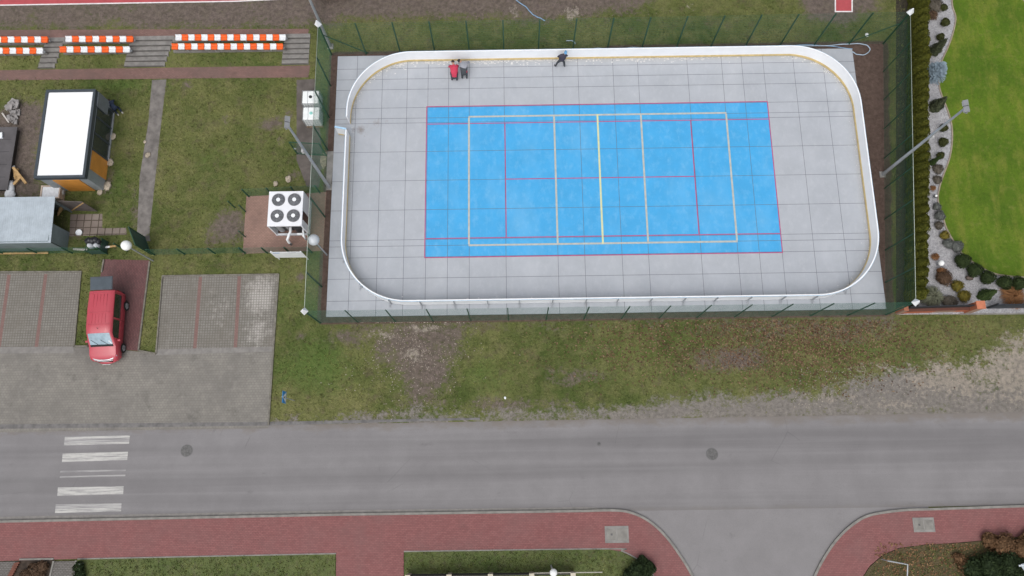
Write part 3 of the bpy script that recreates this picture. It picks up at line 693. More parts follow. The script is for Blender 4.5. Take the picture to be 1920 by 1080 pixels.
for u in PX(np.array([tuple(v.co) for v in rink.data.vertices])):
    st.append(float(max(.75 * math.exp(-((u[0] - 672) / 22) ** 2 - ((u[1] - 245) / 10) ** 2), .5 * math.exp(-((u[0] - 715) / 45) ** 2 - ((u[1] - 228) / 14) ** 2), .35 * math.exp(-((u[0] - 690) / 60) ** 2 - ((u[1] - 250) / 30) ** 2))))
at = rink.data.attributes.new('stain', 'FLOAT', 'POINT'); at.data.foreach_set('value', st); tag(rink, kind='structure')
def line(name, x0, y0, x1, y1, wd, z, mat):
    if x0 == x1: P = [(x0 - wd / 2, y0), (x0 + wd / 2, y0), (x0 + wd / 2, y1), (x0 - wd / 2, y1)]
    else: P = [(x0, y0 - wd / 2), (x1, y0 - wd / 2), (x1, y0 + wd / 2), (x0, y0 + wd / 2)]
    sheet(name, P, z, mat, px=False)
m_pink = M('crimson_line_paint', (.42, .075, .19), .6, var=.12); m_beige = M('beige_line_paint', (.46, .47, .42), .6, var=.12); m_cream = M('pale_yellow_line_paint', (.62, .64, .36), .6, var=.08)
T = .065
for s in (-1, 1):
    line('court_line', -11.93, s * 5.485, 11.93, s * 5.485, T, .004, m_pink); line('court_line', s * 11.9, -5.45, s * 11.9, 5.45, T, .004, m_pink)
    line('court_line', -11.86, s * 4.16, 11.86, s * 4.16, T, .004, m_pink); line('court_line', s * 6.45, -4.12, s * 6.45, 4.12, T, .004, m_pink)
line('court_line', -6.41, 0, 6.41, 0, T, .004, m_pink)
VW = .125
for s in (-1, 1):
    line('court_line', -8.98, s * 4.67, 8.98, s * 4.67, VW, .008, m_beige); line('court_line', s * 8.95, -4.6, s * 8.95, 4.6, VW, .008, m_beige)
    line('court_line', s * 3.02, -4.6, s * 3.02, 4.6, VW, .008, m_beige)
line('court_line', 0, -4.72, 0, 4.72, VW, .012, m_cream)

# ---- dasher boards
BX0, BX1, BY0, BY1, BR = -17.18, 17.78, -8.64, 9.02, 4.3
def rrect(d, n=26):
    P = []
    x0, x1, y0, y1, r = BX0 - d, BX1 + d, BY0 - d, BY1 + d, BR + d
    for cx, cy, a0 in ((x1 - r, y0 + r, -90), (x1 - r, y1 - r, 0), (x0 + r, y1 - r, 90), (x0 + r, y0 + r, 180)):
        for k in range(n + 1):
            t = R(a0 + 90 * k / n); P.append((cx + r * math.cos(t), cy + r * math.sin(t)))
    return P
def dense(P, step=.12):
    out = []
    for i in range(len(P)):
        a = np.array(P[i]); b = np.array(P[(i + 1) % len(P)]); L = np.linalg.norm(b - a)
        if L < 1e-6: continue
        k = max(1, int(L / step))
        for j in range(k): out.append(tuple(a + (b - a) * j / k))
    return out
CL = dense(rrect(0)); NCL = len(CL)
cl = np.array(CL); tg = np.roll(cl, -1, 0) - np.roll(cl, 1, 0); tg /= np.linalg.norm(tg, axis=1)[:, None]; nrm = np.stack([tg[:, 1], -tg[:, 0]], 1)   # outward
arc = np.concatenate([[0], np.cumsum(np.linalg.norm(np.diff(np.vstack([cl, cl[:1]]), axis=0), axis=1))])
def strip(i0, i1, d0, d1, z0, z1):
    idx = [i % NCL for i in range(i0, i1 + 1)]; n = len(idx); vs = []
    for z in (z0, z1):
        for d in (d0, d1):
            for i in idx: q = cl[i] + nrm[i] * d; vs.append((q[0], q[1], z))
    F = []
    for k in range(n - 1):
        a, b, c, e = k, n + k, 2 * n + k, 3 * n + k
        F += [(c, c + 1, e + 1, e)[::-1], (a, a + 1, c + 1, c)[::-1], (b, b + 1, e + 1, e)]
    F += [(0, 2 * n, 3 * n, n)[::-1], (n - 1, 2 * n - 1, 4 * n - 1, 3 * n - 1)]
    return vs, F
boards = thing('rink_boards', 'white rink boards with added blue and yellow lens fringe strips round the blue court', 'rink boards', (BX0, BY0, 0))
gate_y = (G(650, 256, 0).y, G(650, 236, 0).y)
def in_gate(i): q = cl[i % NCL]; return q[0] < BX0 + .3 and gate_y[0] < q[1] < gate_y[1]
BH = 1.18
seg = 2.12; nseg = int(round(arc[-1] / seg)); cuts = [int(np.searchsorted(arc, arc[-1] * k / nseg)) for k in range(nseg + 1)]
for k in range(nseg):
    i0, i1 = cuts[k], min(cuts[k + 1], NCL)
    run = [i for i in range(i0, i1 + 1) if not in_gate(i)]
    if len(run) < 3: continue
    # a run may be split by the gate opening
    groups = []; cur = [run[0]]
    for i in run[1:]:
        if i == cur[-1] + 1: cur.append(i)
        else: groups.append(cur); cur = [i]
    groups.append(cur)
    for g in groups:
        if len(g) < 2: continue
        vs, F = strip(g[0], g[-1], 0.0, .05, .03, BH); MB().add(vs, F).build('board_panel', m_board, boards)
        vs, F = strip(g[0], g[-1], -.016, -.001, .02, .24); MB().add(vs, F).build('yellow_fringe', m_yellow, boards)  # added strip imitating the warm lens colour fringe
        vs, F = strip(g[0], g[-1], -.012, .062, BH, BH + .035); MB().add(vs, F).build('cap_rail', [m_board], boards)
        vs, F = strip(g[0], g[-1], .063, .082, BH - .04, BH + .03); MB().add(vs, F).build('blue_fringe', [m_bluefringe], boards)  # added strip imitating the blue lens colour fringe
    i = i0 % NCL
    if not in_gate(i):
        q = cl[i]; n2 = nrm[i]; a = math.atan2(n2[1], n2[0]); p = MB()
        c = q + n2 * .10; p.box((c[0], c[1], .57), (.07, .05, 1.12), a); c = q + n2 * .22; p.box((c[0], c[1], .025), (.3, .10, .04), a)
        p.bar((q[0] + n2[0] * .34, q[1] + n2[1] * .34, .05), (q[0] + n2[0] * .13, q[1] + n2[1] * .13, .45), .035, .035)
        p.build('support_post', M('post_steel', (.42, .44, .47), .5, .2), boards)
# open gate leaf on the left side
ga = Vector((BX0 - .02, gate_y[0], 0)); gb = G(624, 239, 1.0); gb.z = 0; gd = (gb - ga).normalized() * (gate_y[1] - gate_y[0]); gb = ga + gd
g = MB().bar(ga + Vector((0, 0, .59)), gb + Vector((0, 0, .59)), .05, 1.08).build('gate_leaf', m_board, boards)
MB().bar(ga + Vector((0, 0, BH + .02)), gb + Vector((0, 0, BH + .02)), .12, .045).build('gate_cap', m_bluefringe, g)
MB().bar(ga + Vector((0, 0, .12)) , gb + Vector((0, 0, .12)), .065, .17).build('gate_yellow_fringe', m_yellow, g)
# white scraps along the inside of the boards
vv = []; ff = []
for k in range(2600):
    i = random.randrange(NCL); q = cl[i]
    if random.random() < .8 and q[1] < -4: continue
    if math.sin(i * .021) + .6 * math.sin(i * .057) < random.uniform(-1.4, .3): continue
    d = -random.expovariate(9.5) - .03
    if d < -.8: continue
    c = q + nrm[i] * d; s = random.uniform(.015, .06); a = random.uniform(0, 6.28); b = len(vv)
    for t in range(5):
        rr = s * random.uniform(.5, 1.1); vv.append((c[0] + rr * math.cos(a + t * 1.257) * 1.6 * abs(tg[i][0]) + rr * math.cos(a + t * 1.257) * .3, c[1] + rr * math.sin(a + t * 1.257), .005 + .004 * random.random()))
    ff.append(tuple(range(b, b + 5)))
o = MB().add(vv, ff).build('floor_flecks', M('white_flecks', (.60, .60, .60), .8, var=.1)); tag(o, 'white scraps scattered along the inside of the rink boards', 'flecks', kind='stuff')

# ================================================================== FENCES
FH = 3.85
def wire_panel(L, H, vs=.05, hs=.2, r=.0032, z0=.08):
    mb = MB(); n = max(1, int(L / vs))
    def rod(a, b, r):
        d = Vector(b) - Vector(a)
        e1 = Vector((0, 1, 0)); e2 = d.normalized().cross(e1)
        P = []
        for c in (Vector(a), Vector(b)):
            for k in range(3): t = 2.094 * k + .5; P.append(c + (e1 * math.cos(t) + e2 * math.sin(t)) * r)
        mb.add(P, [(0, 1, 4, 3), (1, 2, 5, 4), (2, 0, 3, 5)])
    for i in range(n + 1): x = L * i / n; rod((x, 0, z0), (x, 0, H), r)
    m = int((H - z0) / hs)
    for j in range(m + 1): rod((0, .006, z0 + (H - z0) * j / m), (L, .006, z0 + (H - z0) * j / m), r * 1.15)
    return mb
def fence(label, p0, p1, H, n, skip=(), posts=True, capends=(), mat=None, lean=0, topwire=False, wr=.0042, vs=.05, pw=.075, brace=False):
    p0 = Vector((*p0, GZ)); p1 = Vector((*p1, GZ)); d = p1 - p0; L = d.length; a = math.atan2(d.y, d.x); s = L / n
    t = thing('mesh_fence', label, 'fence', p0, a)
    me = None
    for k in range(n + 1):
        MB().box((k * s, 0, H / 2), (pw, pw, H)).build('post', m_green, t, world=False)
    for k in range(n):
        if k in skip: continue
        if me is None:
            o = wire_panel(s, H, r=wr, vs=vs).build('mesh_panel', mat or m_greenlt, t, world=False); me = o.data
        else:
            o = bpy.data.objects.new('mesh_panel', me); COL.objects.link(o); o.parent = t
        o.location = (k * s, 0, 0)
    if brace:
        for x0, x1 in ((.03, 2.6), (L - .03, L - 2.6)): MB().bar((x0, .06, 2.4), (x1, .06, .05), .05, .05).build('brace', m_green, t, world=False)
    if topwire: MB().tube([(0, 0, H), (L, 0, H)], .018).build('top_wire', m_wirelt, t, world=False)
    for e in capends:
        x = 0 if e == 0 else L
        mb = MB(); mb.cyl((x, 0, H - .05), (x, 0, H + .40), .25, .04, n=4, smooth=False); mb.build('post_cap', m_white, t, world=False)
    return t
F_BL, F_TL, F_TR, F_BR = (-18.66, -9.80), (-18.74, 9.66), (20.55, 9.86), (18.20, -9.80)
fence('tall green mesh fence along the far side of the rink below the brown strip', F_TL, F_TR, FH, 16, wr=.0034, brace=True)
fence('tall green mesh fence along the road side of the rink', F_BL, F_BR, FH, 15, wr=.0038, pw=.055)
fence('tall green mesh fence on the rink side next to the water tanks', F_BL, F_TL, FH, 8, skip=(), capends=(0, 1), topwire=True)
fence('tall green mesh fence on the rink side next to the clipped hedge', F_BR, F_TR, FH, 9, capends=(0, 1), topwire=True, wr=.0062, vs=.05, mat=m_green, pw=.05)
# low fence by the lot and small pen round the chiller
def gx2(px, py): q = G(px, py); return (q.x, q.y)
fence('low green mesh fence along the metal shed, left of the red path', gx2(-120, 478), gx2(200, 474), 1.25, 5)
fence('low green mesh fence running from the path to the chiller pen', gx2(290, 478), gx2(460, 474.5), 1.25, 3)
fence('low green mesh fence on the parking side of the chiller pad', gx2(460, 475.5), gx2(585, 473.5), 1.3, 3)
fence('low green mesh fence on the meadow side of the brick chiller pad', gx2(467, 369), gx2(600, 362), 1.4, 3)
for (bx, by, lab) in ((440.8, 389.7, 'short green fence post standing in grass left of the chiller pad'), (461, 397, 'short green fence post at the left edge of the chiller pad'), (460.5, 444.4, 'short green fence post near the lower left corner of the chiller pad')):
    q = G(bx, by); t = MB().box((q.x, q.y, GZ + .65), (.06, .06, 1.3)); t.cyl((q.x, q.y, GZ + 1.3), (q.x, q.y, GZ + 1.33), .04, n=8)
    tag(t.build('fence_post', m_green), lab, 'fence post')
# gate leaf of the rink enclosure swung out on the left
def panel_gate(name, label, a, b, z0, H, n_bars, mat=None):
    a = Vector((*a, z0)); b = Vector((*b, z0)); d = b - a; t = thing(name, label, 'gate', a, math.atan2(d.y, d.x)); L = d.length
    fr = MB()
    for x in (0, L): fr.box((x, 0, H / 2), (.06, .06, H))
    for z in (.08, H - .03): fr.box((L / 2, 0, z), (L - .06, .05, .05))
    fr.build('gate_frame', m_green, t, world=False)
    if mat: MB().box((L / 2, 0, H / 2), (L - .07, .012, H - .2)).build('gate_panel', mat, t, world=False)
    else: wire_panel(L, H - .05, r=.0045).build('mesh_panel', m_greenlt, t, world=False)
    MB().box((L - .12, .04, H * .5), (.14, .06, .06)).build('handle', m_galv, t, world=False); return t
gq = gx2(612, 292); gr = (gq[0] - 2.0, gq[1] + .15)
panel_gate('mesh_gate', 'open green mesh gate leaf swung out toward the meadow beside the left floodlight mast', gq, gr, GZ, 2.0, 0)
m_gpanel = M('dark_green_sheet', (.030, .070, .060), .5, var=.2, scale=3)
panel_gate('sheet_gate', 'open dark green solid gate leaf at the head of the red path', gx2(284, 477), gx2(272, 445), GZ, 2.25, 0, m_gpanel)

# ================================================================== MASTS AND LAMPS
def mast(x, y, h, side, label, heads=True):
    t = thing('floodlight_mast', label, 'floodlight mast', (x, y, GZ), 0, 'floodlight masts around the rink')
    MB().cyl((x, y, GZ), (x, y, GZ + h), .115, .065, n=14).build('pole', m_galv, t)
    MB().box((x, y, GZ + .03), (.42, .42, .06)).build('base_plate', m_conc, t)
    MB().bar((x, y - .34, GZ + h), (x, y + .34, GZ + h), .07, .07).build('crossarm', m_galv, t)
    for s in (-1, 1):
        mm = Matrix.Rotation(R(-28 * side), 3, 'Y'); f = MB().box((x - side * .08, y + s * .19, GZ + h + .18), (.28, .33, .13), mat=mm).build('floodlight', M('lamp_housing', (.30, .31, .32), .4, .3), t)
        MB().box((x - side * .10, y + s * .19, GZ + h + .18 - .08), (.22, .27, .02), mat=mm).build('lamp_glass', M('lamp_glass_mat', (.55, .57, .60), .1), f)
    MB().box((x + side * .12, y, GZ + h * .62), (.12, .2, .3)).build('junction_box', M('box_grey', (.5, .5, .5), .5), t)
mast(-18.50, -.38, 9.75, -1, 'grey steel floodlight mast rising beside the white water tanks and the chiller')
mast(19.25, -.06, 9.8, 1, 'grey steel floodlight mast leaning in view over the hedge and the gravel bed')
mast(-18.86, 10.32, 9.7, -1, 'grey steel floodlight mast at the far left corner of the rink fence')
m_globe = M('white_globe', (.86, .87, .86), .25, var=.02)
def globe_lamp(bx, by, h, r, label, mg=None):
    b = G(bx, by); t = thing('globe_lamp', label, 'lamp', b)
    MB().cyl(b, (b.x, b.y, b.z + h - r * .8), .055, .04, n=10).build('post', m_galv, t)
    MB().cyl((b.x, b.y, b.z + h - r * 1.05), (b.x, b.y, b.z + h - r * .8), .10, .13, n=12).build('collar', m_dark, t)
    MB().ball((b.x, b.y, b.z + h), r, 20, 12).build('globe', mg or m_globe, t)
globe_lamp(287, 489, 3.55, .32, 'tall lamp with white globe beside the dark green gate leaf')
globe_lamp(613, 478, 3.4, .36, 'tall lamp with hazy grey globe beside the chiller', M('smoky_globe', (.50, .53, .56), .3))
globe_lamp(1033, 1060, 3.3, .22, 'lamp with white head standing in the grass strip at the lower picture edge')
globe_lamp(1757, 497, .5, .19, 'small white garden globe lamp beside the rust red shrub')
globe_lamp(1750, 370.5, .35, .09, 'tiny white garden globe lamp in the narrow grey gravel beside the hedge')

# ================================================================== CHILLER
c0 = (-21.87, -3.79); c1 = (-19.63, -1.41)
t = thing('chiller', 'white boxy chiller with four roof fans standing on brown brick', 'chiller', ((c0[0] + c1[0]) / 2, (c0[1] + c1[1]) / 2, GZ))
cx, cy = t.location.x, t.location.y; wx, wy = c1[0] - c0[0], c1[1] - c0[1]; zt = 2.0
m_ch = M('white_chiller_sheet', (.78, .79, .82), .4, var=.03)
MB().box((cx, cy, zt - .06), (wx, wy, .12)).build('roof', m_ch, t, bevel=.01)
b = MB().box((cx, c1[1] - .03, 1.0), (wx, .06, 1.75)); b.box((c0[0] + .03, cy, 1.0), (.06, wy - .14, 1.75)); b.box((c1[0] - .03, cy + .55, 1.0), (.06, wy * .5, 1.75)); b.box((c1[0] - .03, c0[1] + .25, .9), (.06, .5, 1.55))
for (x, y) in ((c0[0] + .05, c0[1] + .05), (c1[0] - .05, c0[1] + .05), (c1[0] - .05, c1[1] - .12)): b.box((x, y, 1.0), (.08, .08, 1.82))
b.build('casing', m_ch, t)
b = MB()
for (x, y, dx, dy) in ((cx, c0[1] + .05, wx, .12), (cx, c1[1] - .05, wx, .12), (c0[0] + .05, cy, .12, wy), (c1[0] - .05, cy, .12, wy)): b.box((x, y, .05 + .001 * (dx > dy)), (dx, dy, .16))
b.build('base_frame', M('pale_frame', (.62, .64, .67), .5), t)
b = MB(); b.box((cx - .35, cy - .2, .6), (1.0, 1.4, .9)); b.cyl((cx + .55, cy - .9, .2), (cx + .55, cy - .9, 1.5), .28, n=14); b.build('compressor', m_dark, t)
b = MB(); b.cyl((cx - .7, cy - .75, .15), (cx - .7, cy - .75, 1.35), .26, n=14); b.box((cx - .1, cy - .85, .9), (.2, .25, 1.3)); b.build('receiver_tank', m_galv, t)
for i, (fx, fy) in enumerate(((-.48, .60), (.56, .60), (-.50, -.50), (.55, -.50))):
    x, y = cx + fx, cy + fy
    f = MB().cyl((x, y, zt), (x, y, zt + .05), .43, .42, n=28, caps=False)
    f.cyl((x, y, zt + .004), (x, y, zt + .012), .42, n=28); f = f.build('fan', M('fan_dark', (.10, .105, .115), .6), t)
    gmb = MB()
    for rr in (.40, .34, .28, .22):
        gmb.tube([(x + rr * math.cos(2 * math.pi * k / 24), y + rr * math.sin(2 * math.pi * k / 24), zt + .05) for k in range(25)], .011, 4)
    for k in range(8): gmb.tube([(x + .13 * math.cos(k * .785), y + .13 * math.sin(k * .785), zt + .052), (x + .42 * math.cos(k * .785), y + .42 * math.sin(k * .785), zt + .052)], .008, 4)
    gmb.build('grille', M('grille_wire', (.30, .31, .33), .5), f)
    MB().cyl((x, y, zt + .03), (x, y, zt + .075), .135, n=18).build('hub', m_white, f)
b = MB(); a_ = G(544.5, 434, .9); e_ = G(543, 466, .25); b.tube([(a_.x, a_.y + .6, .9), a_, (e_.x, a_.y - .55, .85), (e_.x, a_.y - .62, .4), (e_.x, a_.y - .62, .02)], .09, 10); b.build('pipe', m_white, t)
b = MB(); b.tube([(c1[0] - .25, c0[1] + .2, .8), (c1[0] - .2, c0[1] - .3, .8), (c1[0] - .2, c0[1] - .34, .1)], .075, 10); b.box((c1[0] - .42, c0[1] - .2, .85), (.35, .12, .14)); b.build('valve_pipe', m_white, t)
# standing sign board on two legs
a_ = Vector((-21.58, -5.46, GZ)); b_ = Vector((-19.67, -5.49, GZ))
t = thing('sign_board', 'white two-legged notice board with a small blue mark facing the parking bays', 'sign', (a_ + b_) / 2)
for q in (a_, b_): MB().box((q.x, q.y + .03, GZ + .95), (.06, .05, 1.9)).build('leg', m_white, t)
bd = MB().box(((a_.x + b_.x) / 2, a_.y - .02, GZ + 1.22), (b_.x - a_.x + .12, .03, 1.25)).build('board', M('white_board_sheet', (.78, .80, .82), .4, var=.03), t)
mk = MB()
for k in range(5): mk.box((a_.x + .13 + k * .085, a_.y - .038, GZ + 1.72), (.065, .004, .13))
mk.build('blue_mark', M('sign_blue', (.03, .22, .58), .5), bd)
mk = MB()
for k in range(6): mk.box((a_.x + 1.2 + k * .07, a_.y - .038, GZ + 1.75), (.05, .004, .05))
mk.build('dark_mark', M('sign_ink', (.12, .14, .2), .5), bd)

# ================================================================== WATER TANKS
def ibc(px, py, pxe, label):
    a = G(px, py, 1.14)            # north-west corner of the top
    t = thing('water_tank', label, 'tank', (a.x + .58, a.y - .5, GZ), 0, 'caged white water tanks by the fence')
    x, y = a.x + .58, a.y - .5
    MB().box((x, y, .64), (1.12, .94, 1.0)).build('bottle', M('translucent_tank', (.82, .85, .84), .35, var=.04), t, bevel=.07)
    MB().cyl((x, y, 1.13), (x, y, 1.18), .11, n=16).build('lid', m_dark if 'upper' in label else M('teal_lid', (.25, .55, .50), .5), t)
    p = MB()
    for yy in (-.42, 0, .42): p.box((x, y + yy, -.01), (1.16, .12, .10))
    for xx in (-.5, 0, .5): p.box((x + xx, y, .07), (.12, .98, .05))
    p.build('pallet', M('pallet_wood', (.30, .22, .14), .85), t)
    c = MB()
    for z in (.2, .45, .7, .95, 1.13):
        c.tube([(x - .58, y - .49, z), (x + .58, y - .49, z), (x + .58, y + .49, z), (x - .58, y + .49, z), (x - .58, y - .49, z)], .012, 4)
    for k in range(7):
        xx = x - .58 + 1.16 * k / 6
        for yy in (-.495, .495): c.tube([(xx, y + yy, .1), (xx, y + yy, 1.13)], .011, 4)
    for k in range(6):
        yy = y - .49 + .98 * k / 5
        for xx in (-.585, .585): c.tube([(x + xx, yy, .1), (x + xx, yy, 1.13)], .011, 4)
    for xx in (-.2, .2): c.tube([(x + xx, y - .49, 1.15), (x + xx, y + .49, 1.15)], .012, 4)
    c.build('cage', m_galv, t)
ibc(567, 169.5, 0, 'caged white water tank with dark lid, upper of two by the left fence')
ibc(568, 200, 0, 'caged white water tank with teal lid, lower of two by the left fence')
slab('entry_slab', [(614, 284), (627, 283), (621, 350), (611, 345)], GZ - .1, -.01, m_conc)
sheet('rubble_patch', [(601, 290), (613, 284), (611, 310), (606, 318), (600, 305)], GZ + .012, M('crumbly_mortar', (.30, .26, .20), .95, var=.35, scale=6))

# ================================================================== KIOSK
KX0, KX1, KY0, KY1, KH = -37.12, -33.80, -.42, 5.86, 2.45
t = thing('kiosk', 'modern flat-roofed kiosk with white roof, orange panels and dark glazed side', 'kiosk', ((KX0 + KX1) / 2, (KY0 + KY1) / 2, GZ))
m_anth = M('anthracite_sheet', (.050, .062, .074), .5, var=.08)
m_oran = M('orange_wood_panel', (.62, .27, .055), .5, var=.12, scale=1.5)
m_corr = mat_corrugated('grey_corrugated', (.31, .34, .36), 9, 0)
kx, ky = (KX0 + KX1) / 2, (KY0 + KY1) / 2
MB().box((kx, ky, KH / 2 - .25), (KX1 - KX0 - .16, KY1 - KY0 - .16, KH - .4)).build('wall', m_corr, t)
MB().box((kx, ky, KH - .06), (KX1 - KX0 - .34, KY1 - KY0 - .34, .10)).build('roof', M('bright_white_membrane', (.87, .89, .90), .35, var=.015, scale=.8), t)
f = MB()
f.box((kx, KY1 - .07, KH - .12), (KX1 - KX0, .17, .34)); f.box((kx, KY0 + .07, KH - .12), (KX1 - KX0, .17, .34))
f.box((KX1 - .07, ky, KH - .12), (.17, KY1 - KY0 - .341, .342)); f.box((KX0 + .07, ky, KH - .12), (.17, KY1 - KY0 - .341, .342)); f.build('fascia', m_anth, t)
MB().box((kx + .1, KY0 + .055, .93), (1.75, .05, 1.95)).build('wood_panel', m_oran, t)
MB().box((KX1 - .055, KY0 + .95 + .55, .93), (.05, 1.35, 1.95)).build('wood_panel', m_oran, t)
gl = MB().box((KX1 - .06, KY0 + 4.0, .95), (.05, 3.55, 1.95)).build('glazed_front', M('dark_glass', (.035, .045, .045), .12, var=.2, spec=.8), t)
fr = MB()
for yy in (2.2, 3.38, 4.56, 5.78): fr.box((KX1 - .045, KY0 + yy, .95), (.09, .12, 1.95))
fr.build('mullion', m_anth, gl)
MB().box((KX1 - .02, KY0 + 4.0, .02), (.12, 3.6, .10)).build('sill', m_galv, t)
MB().box((KX1 + .02, KY1 - .55, 1.55), (.10, 1.0, 1.3)).build('roller_shutter', M('shutter_grey', (.16, .18, .20), .5), t)
# metal shed
SX0, SX1, SYa, SYb = -42.5, -35.80, -4.66, -1.66
m_roofm = mat_corrugated('grey_ribbed_roof', (.40, .455, .50), 2.2, 0)
t = thing('metal_shed', 'old metal shed with pale ribbed roof and open dark doorway', 'shed', ((SX0 + SX1) / 2, (SYa + SYb) / 2, GZ))
sx, sy = (SX0 + SX1) / 2, (SYa + SYb) / 2
b = MB(); b.box((sx, SYa + .06, 1.0), (SX1 - SX0 - .2, .04, 2.1)); b.box((sx, SYb - .06, 1.0), (SX1 - SX0 - .2, .04, 2.1)); b.box((SX0 + .1, sy, 1.0), (.04, SYb - SYa - .2, 2.1)); b.box((SX1 - .1, SYa + .72, 1.0), (.04, 1.2, 2.1)); b.box((SX1 - .1, SYb - .2, 1.0), (.04, .18, 2.1))
b.build('wall', mat_corrugated('blue_grey_sheet', (.20, .245, .26), 6, 1), t)
mb = MB(); mb.add([(SX0, SYa - .03, 2.02), (SX1 + .06, SYa - .03, 2.02), (SX1 + .06, SYb + .05, 2.20), (SX0, SYb + .05, 2.20)], [(0, 1, 2, 3)]); mb.add([(SX0, SYa - .03, 1.98), (SX1 + .06, SYa - .03, 1.98), (SX1 + .06, SYb + .05, 2.16), (SX0, SYb + .05, 2.16)], [(3, 2, 1, 0)])
mb.add([(SX1 + .06, SYa - .03, 1.98), (SX1 + .06, SYb + .05, 2.16), (SX1 + .06, SYb + .05, 2.20), (SX1 + .06, SYa - .03, 2.02)], [(0, 1, 2, 3)]); mb.add([(SX0, SYa - .03, 1.98), (SX1 + .06, SYa - .03, 1.98), (SX1 + .06, SYa - .03, 2.02), (SX0, SYa - .03, 2.02)], [(0, 1, 2, 3)])
mb.build('roof', m_roofm, t)
d0 = Vector((SX1 - .08, SYb - .12, GZ)); d1 = d0 + Vector((1.75, -.10, 0))
d = MB().bar(d0 + Vector((0, 0, 1.0)), d1 + Vector((0, 0, 1.0)), .04, 1.85).build('open_door', M('brown_grey_door', (.105, .088, .082), .7, var=.25), t)
MB().bar(d0 + Vector((0, -.03, .1)), d1 + Vector((0, -.03, 1.8)), .03, .08).build('brace', m_wood, d)
MB().box((sx, SYa - .12, .08), (4.2, .12, .08)).build('timber_sill', m_wood, t)
# things inside the shed doorway
q = G(118, 398); b = MB()
for k in range(7): b.bar((q.x - .3 + k * .06, q.y - .25 + random.uniform(-.1, .1), .02 + k * .09), (q.x + .2 + random.uniform(-.1, .1), q.y + .35, .25 + k * .05), .07, .06)
tag(b.build('timber_pile', m_wood), 'small pile of timber offcuts inside the dark shed doorway', 'timber')
# dark flat cover at the left edge
a_ = G(33, 238, .4); b_ = G(14, 356, .4)
t = thing('low_shelter', 'low shelter with dark grey felt roof at the left picture edge', 'shelter', ((a_.x - 2), (a_.y + b_.y) / 2, GZ))
MB().prism([(a_.x, a_.y), (b_.x, b_.y), (b_.x - 5, b_.y), (a_.x - 5, a_.y)], .36, .42).build('roof', M('dark_grey_felt', (.105, .098, .102), .9, var=.14, scale=1.2), t)
MB().prism([(a_.x - .12, a_.y - .12), (b_.x - .12, b_.y + .12), (b_.x - 4.8, b_.y + .12), (a_.x - 4.8, a_.y - .12)], GZ, .355).build('wall', M('dark_boards', (.05, .042, .036), .9, var=.3), t)
s_ = MB()
for k in range(1, 5):
    y = a_.y + (b_.y - a_.y) * k / 5; s_.box(((a_.x + b_.x) / 2 - 2.4 - .15 * (k - 2.5) * .0, y, .424), (4.2, .03, .008))
s_.build('felt_seam', M('seam_dark', (.05, .05, .054), .9), t)
q = G(2, 256, .43); o = MB().box((q.x - .2, q.y, .50), (.7, .42, .13), .15).build('white_box', m_white); tag(o, 'white flat box lying on the dark felt roof', 'box')
# junk in the yard
def planks(name, label, cat, px, n, L, mat, spread=.5, w_=.14, h=.05, up=.25):
    q = G(*px); b = MB()
    for k in range(n):
        a = random.uniform(0, 3.14); c = Vector((q.x + random.uniform(-spread, spread), q.y + random.uniform(-spread, spread), GZ + .04 + up * k / n)); l = L * random.uniform(.5, 1)
        dd = Vector((math.cos(a) * l / 2, math.sin(a) * l / 2, random.uniform(-.04, .08))); b.bar(c - dd, c + dd, w_, h)
    return tag(b.build(name, mat), label, cat)
planks('paving_slab_pile', 'jumbled pile of grey paving blocks on the muddy grass edge', 'rubble', (30, 203), 17, .55, M('pale_block', (.27, .255, .25), .9, var=.3), .55, .22, .09, .35)
planks('rubble_heap', 'small heap of broken pale blocks beside the low dark shelter', 'rubble', (25, 224), 8, .5, M('pale_block', (.27, .255, .25), .9), .35, .2, .1, .2)
q1, q2 = G(4, 212, .2), G(17, 230, .1); tag(MB().bar(q1, q2, .10, .06).build('white_plank', M('pale_plank', (.5, .47, .44), .8)), 'pale plank leaning near the paving block pile', 'plank')
b = MB()
for (p, q, zz) in (((25, 314), (49, 344), .35), ((40, 330), (26, 346), .28), ((27, 318), (30, 336), .12), ((33, 316), (28, 332), .18), ((31, 322), (36, 336), .24)): b.bar(G(*p, zz), G(*q, zz - .06), .17, .10)
tag(b.build('timber_pile', m_wood), 'crossed fresh timber beams lying on the mud near the dark shelter', 'timber')
def blob(name, label, cat, px, r, mat, sq=(1, 1, 1), jit=.18, z=None):
    q = G(*px); o = MB().ball((q.x, q.y, (GZ if z is None else z) + r * sq[2] * .75), (r * sq[0], r * sq[1], r * sq[2]), 16, 10, jit=jit).build(name, mat); return tag(o, label, cat)
m_sack = M('white_sack', (.72, .74, .77), .55, var=.10, scale=6)
q = G(22, 357); mb = MB().ball((q.x, q.y, .10), (.27, .62, .2), 14, 10, jit=.14); mb.ball((q.x + .05, q.y - .35, .12), (.36, .32, .22), 12, 8, jit=.14); tag(mb.build('plastic_sack', m_sack), 'long crumpled white plastic sheet lying beside crossed beams', 'plastic sheet')
q = G(20, 326); tag(MB().tube([(q.x, q.y - .4, .05), (q.x - .18, q.y, .12), (q.x, q.y + .4, .1), (q.x + .3, q.y + .5, .05)], .07, 8).build('white_pipe', m_white), 'short curved white pipe beside the low dark shelter', 'pipe')
